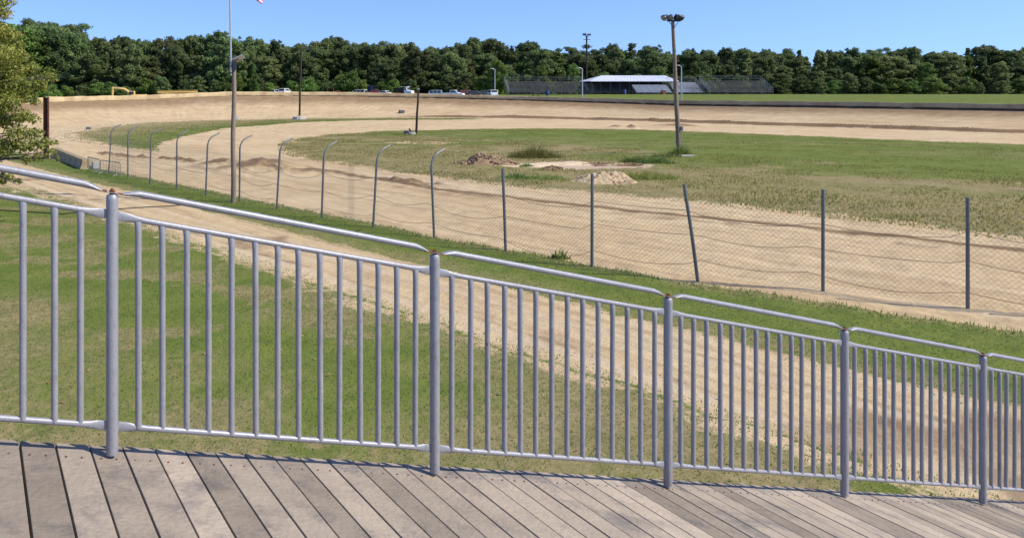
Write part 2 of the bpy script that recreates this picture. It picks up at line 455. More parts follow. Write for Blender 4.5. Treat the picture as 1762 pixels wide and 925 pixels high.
# masks
grass = np.zeros(XX.shape); dry = np.zeros(XX.shape); damp = np.zeros(XX.shape); pale = np.zeros(XX.shape)
gi = sstep(0.6, -2.2, d_isl)
grass = np.where(zone == 2, 0.9 * gi, grass)
grass = np.where((zone == 3) | (zone == 1), 0.9 * sstep(1.2, -2.2, d_isl) * 0.9, grass)
gs = sstep(-0.3, 1.2, d_rng) * sstep(49.8, 47.0, r1)
grass = np.where(strip, 0.95 * gs * (1 - 0.6 * sstep(0.3, 0.8, (r1 - 40) / 10 + wob(0.12, 0.8, 50))), grass)
grass = np.where(strip, grass * sstep(20, 42, ph1) * (1 - 0.35 * sstep(9, 16, d_rng)), grass)
pale = np.where(strip, 0.3 * sstep(5, 10, d_rng), 0)
dry = np.clip(0.2 + 0.75 * sstep(0.42, 0.62, fbm(XX * 0.09, YY * 0.14, 60)) * (zone == 2) + 0.6 * sstep(60, 42, nn) * (zone == 2) + 0.55 * sstep(-6, -1, d_isl) * (zone == 2), 0, 1)
dry = np.where((zone == 2) & (nn > 62), dry * 0.45, dry)
dry = np.where(strip, np.clip(0.25 + 0.6 * sstep(3, 12, d_rng) + wob(0.3, 0.6, 61), 0, 1), dry)
pe = ((XX - 15.0) / 5.6) ** 2 + ((YY - 55) / 3.0) ** 2 + wob(0.5, 1.2, 70)
grass *= np.where(zone == 2, sstep(0.5, 1.25, pe), 1)
pale = np.maximum(pale, sstep(1.3, 0.5, pe) * (zone == 2))
pb = ((XX - G(730, 246).x) / 4.0) ** 2 + ((YY - G(730, 246).y) / 2.6) ** 2 + wob(0.4, 1.6, 71)
grass *= 1 - 0.6 * sstep(1.2, 0.3, pb)
# spectator side
grass = np.where(zone == 6, 0.98, grass)
dry = np.where(zone == 6, np.clip(0.12 + 0.5 * sstep(fence_n - 0.9, fence_n - 0.1, nn) + wob(0.5, 0.4, 81) + 0.5 * sstep(17.2, 15.9, nn), 0, 1), dry)
grass = np.where(zone == 0, 0.97, grass)
dry = np.where(zone == 0, np.clip(0.42 + wob(0.28, 1.7, 82) + wob(0.9, 0.6, 83), 0, 1), dry)
er = np.minimum(nn - road_lo, road_hi - nn)
grass = np.where(zone == 5, 0.55 * sstep(0.55, 0.0, er), grass)
grass = np.where((zone == 0) & spect, grass - 0.5 * sstep(0.9, 0, road_lo - nn) - 0.22 * sstep(0.55, 0.72, fbm(XX * 0.55, YY * 0.55, 84)), grass)
dry = np.where((zone == 0) & spect, np.maximum(dry, 0.75 * sstep(0.42, 0.70, fbm(XX * 0.55, YY * 0.55, 84) + 0.35 * (fbm(XX * 2.2, YY * 2.2, 85) - 0.5))), dry)
dry = np.where((zone == 0) & (YY > 120), 0.05, dry)
# damp soil: furrow, mounds, bank top, bank foot
damp = furrow(tt, nn) * 0.95
for (mx_, my_, sx, sy, h) in MOUNDS:
    damp = np.maximum(damp, 0.85 * np.exp(-(((XX - mx_) / (sx * 1.15)) ** 2 + ((YY - my_) / (sy * 1.15)) ** 2)))
bank_k = np.clip((r1 - 50) / (Rw1 - 50), 0, 1)
onb = (r1 >= 50) & (~outside) & (ph1 < 150)
damp = np.where(onb, np.maximum(damp, 0.26 + 0.42 * sstep(0.5, 0.9, bank_k + 0.14 * (fbm(XX * 0.2, YY * 0.2, 98) - 0.5))), damp)
damp = np.maximum(damp, 0.95 * np.exp(-((r1 - 49.7 + wob(0.3, 1.2, 90)) / (0.6 + 0.9 * sstep(64, 30, ph1))) ** 2) * (0.25 + 0.75 * sstep(60, 42, ph1)) * (tt > 20) * (nn > 40) * (~outside))
rl = np.interp(tt, [0, 8, 17.8, 21.7, 26.2, 30.8, 36, 44], [32.5, 31.8, 30.1, 29.3, 28.7, 28.4, 28.9, 29.4])
damp = np.maximum(damp, 1.0 * np.exp(-((nn - rl + wob(0.2, 0.5, 91)) / 0.5) ** 2) * sstep(48, 40, tt) * (0.6 + 0.5 * fbm(XX * 0.4, YY * 0.4, 92)))
damp = np.maximum(damp, 0.5 * np.exp(-((nn - rl + 1.3 + wob(0.2, 0.5, 94)) / 0.8) ** 2) * sstep(48, 40, tt) * (0.3 + 0.9 * fbm(XX * 0.25, YY * 0.25, 97)))
pale = np.maximum(pale, 0.7 * np.exp(-((nn - rl - 1.6 + wob(0.3, 1.0, 96)) / 0.9) ** 2) * sstep(48, 40, tt) * (zone == 1))
for rn_ in (12.75, 14.35):
    rut = np.exp(-((nn - rn_ + wob(0.15, 0.5, 99)) / 0.16) ** 2) * (zone == 5) * (0.35 + 0.8 * fbm(XX * 0.5, YY * 0.5, 100))
    damp = np.maximum(damp, 0.55 * rut)
    pale = np.maximum(pale, 0.6 * np.exp(-((nn - rn_ + 0.32) / 0.2) ** 2) * (zone == 5))
damp = np.where(zone == 5, np.maximum(damp, 0.55 * sstep(0.55, 0.72, fbm(XX * 0.35, YY * 0.35, 93))), damp)
damp = np.maximum(damp, 0.9 * sstep(0.28, 0.06, np.abs(pe - 0.72 - 0.25 * (fbm(XX * 0.9, YY * 0.9, 95) - 0.5))) * (YY > 55.3) * (zone == 2))
ZZ = height(XX, YY)
# arc coordinates for wheel streaks
arc = np.where(tt < 85, tt, 85 + np.radians(np.where(nn > 75, 90 - (90 - ph1), ph1)) * 0)
arc = np.where(tt < 85, 85 - tt, 0) * np.where(nn > 75, -1, 1) + np.radians(ph1) * 60
def ground_material():
    m = bpy.data.materials.new('ground_soil_and_grass'); m.use_nodes = True
    n = m.node_tree; N = n.nodes; L = n.links
    b = N["Principled BSDF"]; b.inputs['Roughness'].default_value = 0.95; b.inputs['Specular IOR Level'].default_value = 0.1
    geo = N.new('ShaderNodeNewGeometry')
    def att(a):
        q = N.new('ShaderNodeAttribute'); q.attribute_name = a; return q.outputs['Fac']
    def noise(scale, det=5, rough=0.6, vec=None):
        q = N.new('ShaderNodeTexNoise'); q.inputs['Scale'].default_value = scale; q.inputs['Detail'].default_value = det; q.inputs['Roughness'].default_value = rough
        L.new(vec if vec is not None else geo.outputs['Position'], q.inputs['Vector']); return q.outputs[0]
    def ma(op, a, b_=None, c=None):
        q = N.new('ShaderNodeMath'); q.operation = op
        for i, v in enumerate((a, b_, c)):
            if v is None: continue
            if isinstance(v, (int, float)): q.inputs[i].default_value = v
            else: L.new(v, q.inputs[i])
        return q.outputs[0]
    def mr(v, a, b_, c=0, d=1):
        q = N.new('ShaderNodeMapRange'); q.interpolation_type = 'SMOOTHSTEP'
        L.new(v, q.inputs[0]); q.inputs[1].default_value = a; q.inputs[2].default_value = b_; q.inputs[3].default_value = c; q.inputs[4].default_value = d
        return q.outputs[0]
    def mix(f, a, b_):
        q = N.new('ShaderNodeMix'); q.data_type = 'RGBA'
        if isinstance(f, float): q.inputs[0].default_value = f
        else: L.new(f, q.inputs[0])
        for i, v in ((6, a), (7, b_)):
            if isinstance(v, tuple): q.inputs[i].default_value = v
            else: L.new(v, q.inputs[i])
        return q.outputs[2]
    cv = N.new('ShaderNodeCombineXYZ')
    L.new(ma('MULTIPLY', att('arc'), 0.10), cv.inputs[0]); L.new(ma('MULTIPLY', att('rad'), 1.5), cv.inputs[1])
    streak = noise(1.0, 6, 0.65, cv.outputs[0])
    cv2 = N.new('ShaderNodeCombineXYZ')
    L.new(ma('ADD', ma('MULTIPLY', att('arc'), 0.9), ma('MULTIPLY', att('rad'), 0.6)), cv2.inputs[0]); L.new(ma('MULTIPLY', att('rad'), 0.12), cv2.inputs[1])
    comb = noise(1.0, 4, 0.6, cv2.outputs[0])
    n_big, n_mid, n_fine, n_tiny = noise(0.10, 4), noise(0.8, 6), noise(5, 6, 0.7), noise(26, 4, 0.7)
    # dirt
    d = mix(mr(n_big, 0.35, 0.65), (0.53, 0.39, 0.215, 1), (0.59, 0.45, 0.265, 1))
    d = mix(mr(n_mid, 0.42, 0.72, 0, 0.42), d, (0.36, 0.255, 0.145, 1))
    d = mix(mr(streak, 0.44, 0.66, 0, 0.50), d, (0.33, 0.23, 0.128, 1))
    d = mix(mr(streak, 0.50, 0.32, 0, 0.45), d, (0.58, 0.47, 0.31, 1))
    cv3 = N.new('ShaderNodeCombineXYZ')
    L.new(ma('MULTIPLY', att('arc'), 0.05), cv3.inputs[0]); L.new(ma('MULTIPLY', att('rad'), 3.2), cv3.inputs[1]); cv3.inputs[2].default_value = 4.7
    line = noise(1.0, 3, 0.5, cv3.outputs[0])
    d = mix(mr(line, 0.56, 0.70, 0, 0.42), d, (0.34, 0.24, 0.135, 1))
    d = mix(mr(n_fine, 0.55, 0.75, 0, 0.45), d, (0.33, 0.235, 0.15, 1))
    d = mix(ma('MULTIPLY', att('bank'), mr(comb, 0.40, 0.66, 0, 0.34)), d, (0.33, 0.23, 0.145, 1))
    d = mix(att('pale'), d, (0.57, 0.45, 0.30, 1))
    dm = mr(ma('ADD', att('damp'), ma('MULTIPLY', ma('SUBTRACT', n_mid, 0.5), ma('SUBTRACT', 0.9, ma('MULTIPLY', att('bank'), 0.6)))), 0.22, 0.85)
    d = mix(ma('MULTIPLY', dm, 0.92), d, (0.16, 0.098, 0.052, 1))
    # grass
    gr = mix(mr(n_mid, 0.3, 0.7), (0.105, 0.143, 0.022, 1), (0.15, 0.178, 0.032, 1))
    gr = mix(mr(n_fine, 0.45, 0.75, 0, 0.6), gr, (0.06, 0.10, 0.022, 1))
    dr = mix(mr(n_fine, 0.3, 0.7), (0.20, 0.165, 0.07, 1), (0.30, 0.24, 0.115, 1))
    dr = mix(mr(n_mid, 0.45, 0.7, 0, 0.5), dr, (0.13, 0.135, 0.04, 1))
    dk = mr(ma('ADD', att('dry'), ma('MULTIPLY', ma('SUBTRACT', ma('ADD', ma('MULTIPLY', n_fine, 0.6), ma('MULTIPLY', n_mid, 0.4)), 0.5), 1.5)), 0.15, 0.95)
    gr = mix(dk, gr, dr)
    gm = mr(ma('ADD', att('grass'), ma('MULTIPLY', ma('SUBTRACT', ma('ADD', ma('MULTIPLY', n_fine, 0.55), ma('MULTIPLY', n_mid, 0.45)), 0.5), 1.7)), 0.38, 0.62)
    c = mix(gm, d, gr)
    c = mix(mr(n_tiny, 0.35, 0.7, 0, 0.25), c, (0.12, 0.09, 0.055, 1))
    L.new(c, b.inputs['Base Color'])
    hgt = ma('ADD', ma('MULTIPLY', n_fine, 1.0), ma('ADD', ma('MULTIPLY', n_tiny, 0.35), ma('MULTIPLY', streak, 1.2)))
    bp = N.new('ShaderNodeBump'); bp.inputs['Strength'].default_value = 0.55; bp.inputs['Distance'].default_value = 0.10
    L.new(hgt, bp.inputs['Height']); L.new(bp.outputs[0], b.inputs['Normal'])
    return m
M_['ground'] = ground_material()
ny, nx = XX.shape
idx = np.arange(ny * nx).reshape(ny, nx)
Fq = np.stack([idx[:-1, :-1], idx[:-1, 1:], idx[1:, 1:], idx[1:, :-1]], -1).reshape(-1, 4)
fz = zone[:-1, :-1].ravel()
VV = np.stack([XX, YY, ZZ], -1).reshape(-1, 3)
att_all = dict(grass=grass, dry=dry, damp=damp, pale=pale, arc=arc, rad=r1, bank=onb * 1.0)
for k, nm in enumerate(['ground', 'race_track', 'infield_grass', 'inner_track', 'grass_strip', 'dirt_road', 'grass_verge']):
    f = Fq[fz == k]
    used, inv = np.unique(f, return_inverse=True)
    o = np_obj(nm, VV[used], inv.reshape(-1, 4), M_['ground'], attrs={a: q.ravel()[used] for a, q in att_all.items()}, smooth=True)
    o['kind'] = 'structure'

# muddy puddle
pm = mat('muddy_water', (0.50, 0.34, 0.18, 1), 0.35, 0, 0.08, 0.8, spec=0.15)
mb = MB()
k = 48
pts = []
for i in range(k):
    a = 2 * math.pi * i / k
    rr = 1 + 0.16 * math.sin(3 * a + 1) + 0.10 * math.sin(5 * a)
    pts.append((16.4 + 2.9 * rr * math.cos(a), 54.5 + 1.15 * rr * math.sin(a), -0.115))
mb.add(pts, [tuple(range(k))])
pud = mb.build('puddle', pm, origin=(16.4, 54.5, -0.115)); pud['kind'] = 'structure'

# ------------------------------------------------------------------ outer wall of the banking
def wall_mat():
    m = mat('wall_concrete', (0.47, 0.36, 0.20, 1), 0.92, 0, 0.22, 0.6, 0.3, 6, second=(0.33, 0.235, 0.13, 1), thr=(0.44, 0.62))
    N = m.node_tree.nodes; L = m.node_tree.links
    b = N["Principled BSDF"]; src = b.inputs['Base Color'].links[0].from_socket
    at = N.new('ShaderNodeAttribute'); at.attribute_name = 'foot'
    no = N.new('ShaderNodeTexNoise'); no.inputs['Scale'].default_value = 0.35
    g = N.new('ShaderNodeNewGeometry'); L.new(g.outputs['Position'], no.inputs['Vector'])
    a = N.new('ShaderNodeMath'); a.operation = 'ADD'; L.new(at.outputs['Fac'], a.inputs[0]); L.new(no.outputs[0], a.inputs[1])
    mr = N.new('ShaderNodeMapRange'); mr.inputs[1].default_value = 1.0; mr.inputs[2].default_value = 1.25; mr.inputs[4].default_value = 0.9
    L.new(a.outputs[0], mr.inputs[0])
    mx = N.new('ShaderNodeMix'); mx.data_type = 'RGBA'; L.new(mr.outputs[0], mx.inputs[0]); L.new(src, mx.inputs[6]); mx.inputs[7].default_value = (0.05, 0.036, 0.024, 1)  # dark strip at the wall base: its shadow painted into the colour
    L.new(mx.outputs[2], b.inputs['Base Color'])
    return m
path = [(tv, 0.0) for tv in np.arange(-60, 85, 3.0)] + [(None, p) for p in np.arange(0, 171, 1.6)]
V, F, foot = [], [], []
rows = []
for (tv, p) in path:
    ra = float(wallR(np.array(p)))
    for dr_ in (0,):
        pass
    def pos(rr):
        if tv is not None: return XY(tv, 75 + rr)
        return XY(85 + rr * math.sin(R(p)), 75 + rr * math.cos(R(p)))
    xi, yi = pos(ra); xo, yo = pos(ra + 0.32)
    zb = gz(*pos(ra - 0.15)); hh = 0.95 + 0.05 * math.sin(len(rows) * 1.7)
    foot_shade_h = 0.26 * float(np.interp(p, [0, 40, 70, 95], [1.0, 0.85, 0.45, 0.12])) + 0.02  # height of the painted base shadow, shrinking round the turn
    rows.append([(xi, yi, zb - 0.5), (xi, yi, zb + foot_shade_h), (xi, yi, zb + foot_shade_h + 0.06), (xi, yi, zb + hh - 0.04),
                 (xi + (xo - xi) * .12, yi + (yo - yi) * .12, zb + hh), (xo, yo, zb + hh), (xo, yo, zb - 0.5)])
for r_ in rows:
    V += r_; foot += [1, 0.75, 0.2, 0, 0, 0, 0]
q = 7
for i in range(len(rows) - 1):
    for j in range(q - 1):
        F.append((i * q + j, (i + 1) * q + j, (i + 1) * q + j + 1, i * q + j + 1))
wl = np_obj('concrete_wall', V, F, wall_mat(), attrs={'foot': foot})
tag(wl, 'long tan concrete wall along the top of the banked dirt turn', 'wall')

N = M_['plank'].node_tree.nodes; L = M_['plank'].node_tree.links; b_ = N["Principled BSDF"]
src = b_.inputs['Base Color'].links[0].from_socket
ge = N.new('ShaderNodeNewGeometry'); hs = N.new('ShaderNodeHueSaturation'); mr_ = N.new('ShaderNodeMapRange'); mr_.inputs[3].default_value = 0.65; mr_.inputs[4].default_value = 1.25
L.new(ge.outputs['Random Per Island'], mr_.inputs[0]); L.new(mr_.outputs[0], hs.inputs['Value']); L.new(src, hs.inputs['Color']); L.new(hs.outputs[0], b_.inputs['Base Color'])
# ------------------------------------------------------------------ foreground railing and ramp
P1 = Vector((-1.0175, 3.5, EYE - 0.43)); P2 = Vector((0.441, 4.17, EYE - 0.82))
DV = P2 - P1
dh = Vector((DV.x, DV.y, 0)).normalized(); sidev = Vector((-dh.y, dh.x, 0)); dn = DV.normalized()
rail = thing('railing', 'grey steel pipe railing with thin balusters sloping down across the foreground', 'railing', (P1.x, P1.y, P1.z - 1.12))
NS = (-1, 5)
for k in range(NS[0], NS[1] + 2):
    p = P1 + DV * k
    mb = MB()
    mb.sweep([p - Vector((0, 0, 1.12)), p - Vector((0, 0, .03)), p - Vector((0, 0, 0.012)), p - Vector((0, 0, 0.006))], [0.0255, 0.0255, 0.0245, 0.019], 20)
    po = mb.build('post', M_['galv'], rail, True)
    b_ = MB()
    b_.sweep([p + Vector((0, 0, -0.004)), p + Vector((0, 0, 0.012))], 0.0125, 6)
    b_.sweep([p + Vector((0, 0, 0.012)), p + Vector((0, 0, 0.02))], [0.009, 0.006], 8)
    b_.build('bolt', M_['rust'], po, True)
for k in range(NS[0], NS[1] + 1):
    a = P1 + DV * k; b = P1 + DV * (k + 1)
    mb = MB()
    L_ = DV.length
    up = Vector((0, 0, 0.016))
    ss = [-0.018, 0.03, 0.05, 0.085, 0.12, 0.3, L_ / 2, L_ - 0.3, L_ - 0.12, L_ - 0.085, L_ - 0.05, L_ - 0.03, L_ + 0.018]
    rr = [(0.02, 0.002), (0.02, 0.002), (0.0205, 0.005), (0.019, 0.012), (0.0150, 0.0150)] + [(0.0150, 0.0150)] * 3 + [(0.0150, 0.0150), (0.019, 0.012), (0.0205, 0.005), (0.02, 0.002), (0.02, 0.002)]
    ofs = [0, 0, 0.2, 0.7, 1] + [1] * 3 + [1, 0.7, 0.2, 0, 0]
    lift = 0.0 if True else 0
    mb.sweep([a + dn * s_ + up * o_ + Vector((0, 0, 0.001)) for s_, o_ in zip(ss, ofs)], rr, 16, side=sidev)
    tr = mb.build('top_rail', M_['galv'], rail, True)
    for e in (a + dn * 0.045, b - dn * 0.045):
        q_ = MB(); q_.sweep([e - dn * 0.02 + Vector((0, 0, .002)), e + dn * 0.02 + Vector((0, 0, .004))], [(0.021, 0.0032), (0.0213, 0.0055)], 10, side=sidev)
        q_.build('rusty_end', M_['rust'], tr, True)
    for dz, nm in ((0.095, 'lower_rail'), (1.0, 'bottom_rail')):
        a2 = a - Vector((0, 0, dz)); b2 = b - Vector((0, 0, dz))
        mb = MB()
        ss2 = [0.024, 0.06, 0.10, 0.15, L_ / 2, L_ - 0.15, L_ - 0.10, L_ - 0.06, L_ - 0.024]
        rr2 = [(0.003, 0.021), (0.004, 0.02), (0.010, 0.0155), (0.013, 0.013), (0.013, 0.013), (0.013, 0.013), (0.010, 0.0155), (0.004, 0.02), (0.003, 0.021)]
        mb.sweep([a2 + dn * s_ for s_ in ss2], rr2, 14, side=sidev)
        mb.build(nm, M_['galv'], rail, True)
    for j in range(1, 15):
        c = a + (b - a) * (j / 15 + random.uniform(-0.004, 0.004))
        if k == -1: c = b + (b - a) * (-0.0805, -0.1457, -0.2219, -0.29, -0.358, -0.424, -0.49, -0.556, -0.622, -0.688, -0.754, -0.82, -0.886, -0.94)[j - 1]
        mb = MB()
        ax = sidev
        lean = Vector((random.uniform(-.003, .003), random.uniform(-.003, .003), 0))
        mb.sweep([c - Vector((0, 0, 1.0)) + lean, c - Vector((0, 0, 0.16)), c - Vector((0, 0, 0.125)), c - Vector((0, 0, 0.098))],
                 [(0.0142, 0.0142), (0.0142, 0.0142), (0.0145, 0.015), (0.009, 0.019)], 12, side=ax)
        mb.build('baluster', M_['galv'], rail, True)
# the sloping timber ramp the railing stands on
ramp = thing('timber_ramp', 'weathered grey timber walkway the foreground railing stands on', 'walkway', (P1.x, P1.y, P1.z - 1.2))
slope = DV.z / Vector((DV.x, DV.y, 0)).length
per = Vector((dh.y, -dh.x, 0))           # towards the camera
Mr = Matrix((dn, per, dn.cross(per))).transposed()
mb = MB()
base = P1 - Vector((0, 0, 1.135))
s_ = -3.6
while s_ < 11.2:
    wdt = 0.138
    ln = 3.3 + random.uniform(-0.02, 0.02)
    c = base + dn * (s_ + wdt / 2) + per * (ln / 2 - 0.13) - Vector((0, 0, 0.019)) + Vector((0, 0, random.uniform(-0.002, 0.002)))
    mb.box(c, (wdt, ln, 0.036), Mr, 0.004)
    s_ += wdt + 0.0085 + random.uniform(-0.0015, 0.0015)
mb.build('decking', M_['plank'], ramp)
mb = MB(); s_ = -3.6
up_ = dn.cross(per)
for _ in range(100):
    for o_ in (0.02, 1.5, 2.98):
        for e in (0.035, 0.10):
            c = base + dn * (s_ + e) + per * o_ + up_ * (-0.0005 if up_.z > 0 else 0.0005)
            mb.sweep([c - Vector((0, 0, 0.003)), c + Vector((0, 0, 0.0028))], 0.0048, 6)
    s_ += 0.1465
mb.build('screws', M_['rust'], ramp)['kind'] = 'stuff'
for o_ in (0.0, 1.5, 3.0):
    mb = MB(); mb.box(base + dn * 3.8 + per * o_ - Vector((0, 0, 0.14)), (14.8, 0.05, 0.19), Mr, 0.004)
    mb.build('joist', M_['plank'], ramp)
    for s2 in (-3.2, -0.4, 2.4, 5.2, 8.0):
        c = base + dn * s2 + per * (o_ + 0.06)
        if c.z - 0.24 > 0.1:
            mb = MB(); mb.box((c.x, c.y, (c.z - 0.24) / 2 - 0.1), (0.1, 0.1, c.z - 0.24 + 0.2), None, 0.004)
            mb.build('support_post', M_['plank'], ramp)

# ------------------------------------------------------------------ catch fence
posts = [(187, 299, 192, 216), (220, 307, 220, 219), (258, 317, 260, 222), (304, 326, 304.5, 226), (354, 337, 358, 230), (412, 347, 413, 234),
         (476, 360, 483, 238), (553.5, 375, 558, 242), (642, 391, 650, 248), (747, 408, 741, 254)]
broken = [(870.5, 431, 865, 290), (1018.5, 458, 1019, 299), (1203, 482, 1177, 317)]
right_xy = [(11.6, 19.9), (14.0, 18.4), (16.5, 17.0), (19.0, 15.7), (21.6, 14.4)]
fence = thing('chain_link_fence', 'tall chain link catch fence on steel posts beside the dirt front straight', 'fence', (2.0, 28.0, 0))
fpos = []
nv = Vector((0.8, 0.6, 0))
def post_curve(b, lx, H0=3.0, bend=True):
    pts = []
    top = 2.35
    for z in (-0.3, 0.6, 1.3, 2.0, top):
        pts.append(b + Vector((lx * z / 3.0, 0, z)))
    if bend:
        c0 = pts[-1]
        for a in (15, 30, 45, 58, 68):
            r_ = 0.52
            pts.append(c0 + nv * (r_ * (1 - math.cos(R(a)))) + Vector((lx * 0.05, 0, r_ * math.sin(R(a)))))
        pts.append(pts[-1] + nv * 0.30 + Vector((0, 0, 0.12)))
    return pts
for (bx, by, tx, ty) in posts:
    g = G(bx, by)
    lx = (tx - bx) / FOC * g.y
    if bx == 304: pass
    pts = post_curve(g, lx)
    mb = MB(); mb.sweep(pts, [0.042] * 5 + [0.034] * (len(pts) - 5), 10)
    po = mb.build('fence_post', M_['post'], fence, True)
    fpos.append((g, lx))
for (bx, by, tx, ty) in broken:
    g = G(bx, by)
    hgt = (by - ty) / FOC * g.y
    lx = (tx - bx) / FOC * g.y
    mb = MB(); mb.sweep([g - Vector((0, 0, 0.3)), g + Vector((lx * .5, 0, hgt * .5)), g + Vector((lx, 0, hgt))], 0.045, 10)
    mb.build('fence_post', M_['post'], fence, True)
    fpos.append((g, lx))
for (x, y) in right_xy:
    g = Vector((x, y, 0))
    mb = MB(); mb.sweep([g - Vector((0, 0, 0.3)), g + Vector((0, 0, 2.5))], 0.04, 10)
    mb.build('fence_post', M_['post'], fence, True)
    fpos.append((g, 0))
# fabric: one woven zigzag of real wire
pl = [p[0] for p in fpos]
cum = [0]
for i in range(1, len(pl)): cum.append(cum[-1] + (pl[i] - pl[i - 1]).length)
tot = cum[-1]
pitch = 0.062
FH_ = 2.25
ncol = int(tot / pitch)
xs_ = np.arange(ncol + 1) * pitch
bx_ = np.interp(xs_, cum, [p.x for p in pl]); by_ = np.interp(xs_, cum, [p.y for p in pl])
sag = 0.05 * np.abs(np.sin(np.pi * np.interp(xs_, cum, np.arange(len(pl)))))
topz = FH_ - sag + 0.05 * (fbm(xs_ * 0.3, xs_ * 0, 5) - 0.5)
nrow = int(FH_ / pitch)
vv, ff = [], []
wr = 0.0024
segs_a, segs_b = [], []
for par in (0, 1):
    for j in range(nrow):
        i = np.arange(ncol)
        up_ = ((i + j) % 2 == 0) if par == 0 else ((i + j) % 2 == 1)
        if par == 1: continue
        z0 = np.where(up_, j, j + 1) / nrow; z1 = np.where(up_, j + 1, j) / nrow
        a = np.stack([bx_[:-1], by_[:-1], 0.04 + z0 * (topz[:-1] - 0.04)], -1)
        b = np.stack([bx_[1:], by_[1:], 0.04 + z1 * (topz[1:] - 0.04)], -1)
        segs_a.append(a); segs_b.append(b)
A = np.concatenate(segs_a); B = np.concatenate(segs_b)
bulge = 0.05 * (fbm(A[:, 0] * 0.7, A[:, 2] * 1.3, 6) - 0.5); bulgeB = 0.05 * (fbm(B[:, 0] * 0.7, B[:, 2] * 1.3, 6) - 0.5)
A[:, 0] += 0.045 * 0.8 + bulge * 0.8; A[:, 1] += 0.045 * 0.6 + bulge * 0.6
B[:, 0] += 0.045 * 0.8 + bulgeB * 0.8; B[:, 1] += 0.045 * 0.6 + bulgeB * 0.6
def np_segments(A, B, r):
    d = B - A; d /= np.linalg.norm(d, axis=1, keepdims=True)
    s1 = np.cross(d, np.array([0.3, 0.5, 0.81])); s1 /= np.linalg.norm(s1, axis=1, keepdims=True)
    s2 = np.cross(d, s1)
    r = np.asarray(r).reshape(-1, 1) if np.ndim(r) else r
    V, F = [], []
    n = len(A)
    for k in range(3):
        a = 2 * math.pi * k / 3
        o_ = (s1 * math.cos(a) + s2 * math.sin(a)) * r
        V += [A + o_, B + o_]
    V = np.stack(V, 1).reshape(-1, 3)
    b_ = np.arange(n)[:, None] * 6
    F = np.concatenate([b_ + np.array([0, 1, 3, 2]), b_ + np.array([2, 3, 5, 4]), b_ + np.array([4, 5, 1, 0])])
    return V, F
V, F = np_segments(A, B, wr)
np_obj('wire_mesh', V, F, M_['wire'], fence, off=fence['wl'])
_h = lambda i, z: random.Random(i * 31 + int(z * 100)).random()
# sagging line wires tied to the posts
for hz in (0.42, 1.10, 1.72):
    mb = MB()
    pts = []
    for i in range(len(pl) - 1):
        for s_ in np.linspace(0, 1, 9)[:-1]:
            p = pl[i].lerp(pl[i + 1], s_)
            q_ = _h(i, hz); sg = (0.05 + 0.24 * q_) * (1 - abs(2 * s_ - 1 + 0.3 * (q_ - 0.5)) ** 1.8)
            pts.append(p + nv * 0.06 + Vector((0, 0, hz + 0.10 * math.sin(i * 1.7 + hz) - sg)))
    mb.sweep(pts, 0.0062, 5)
    mb.build('line_wire', M_['linewire'], fence)
mb = MB()                                  # doubled overlap of two fence rolls
gA = G(608, 383); 
A2, B2 = [], []
for dx in np.arange(0, 0.36, 0.031):
    for j in range(nrow * 2):
        z0, z1 = j * pitch / 2, (j + 1) * pitch / 2
        s0 = 0.016 * (j % 2); s1 = 0.016 * ((j + 1) % 2)
        A2.append((gA.x + 0.03 - (dx + s0) * 0.6, gA.y + 0.03 + (dx + s0) * 0.8, z0 + .03)); B2.append((gA.x + 0.03 - (dx + s1) * 0.6, gA.y + 0.03 + (dx + s1) * 0.8, z1 + .03))
V, F = np_segments(np.array(A2), np.array(B2), 0.0024)
np_obj('mesh_overlap', V, F, M_['wire'], fence, off=fence['wl'])

# ------------------------------------------------------------------ poles
def pole(name, label, base, topv, r0, r1_, m, cat='pole', n=14, group=None):
    t = thing(name, label, cat, tuple(base), group)
    mb = MB()
    ln = (topv - base)
    pts, rad = [], []
    for i in range(9):
        s_ = i / 8
        pts.append(base - ln.normalized() * 0.4 * (1 - s_) * (i == 0) + ln * s_ + Vector((0.02 * math.sin(i * 1.3), 0.02 * math.cos(i), 0)) * (0 < i < 8))
        rad.append(r0 + (r1_ - r0) * s_)
    mb.sweep(pts, rad, n)
    return t, mb.build('pole_shaft', m, t, True)

# wooden pole by the fence carrying the flagpole and a solar light
gb = G(401, 349)
tp = P(402.5, 104, gb.y)
pole('wooden_pole', 'grey wooden utility pole in the verge beside the catch fence', gb, tp, 0.118, 0.092, M_['polepale'])
fp_b = P(399.0, 118, gb.y + 0.0) + Vector((-0.02, -0.125, 0)); fp_t = P(396.5, -62, gb.y) + Vector((-0.02, -0.125, 0))
t = thing('flagpole', 'thin grey metal flagpole clamped to the top of the wooden pole', 'flagpole', tuple(fp_b))
mb = MB(); mb.sweep([fp_b - Vector((0, 0, 0.3)), fp_b.lerp(fp_t, .5), fp_t], [0.045, 0.04, 0.03], 10)
mb.build('pole_shaft', M_['alu'], t, True)
mb = MB(); mb.sweep([fp_t + Vector((0, 0, -.01)), fp_t + Vector((0, 0, .05)), fp_t + Vector((0, 0, .1)), fp_t + Vector((0, 0, .13))], [0.03, 0.07, 0.06, 0.015], 10); mb.build('finial', M_['yellow'], t, True)
for z in (-0.2, 0.1):
    mb = MB(); mb.box(fp_b + Vector((0.01, 0.06, z)), (0.16, 0.22, 0.05), None, 0.005); mb.build('clamp', M_['dark'], t)
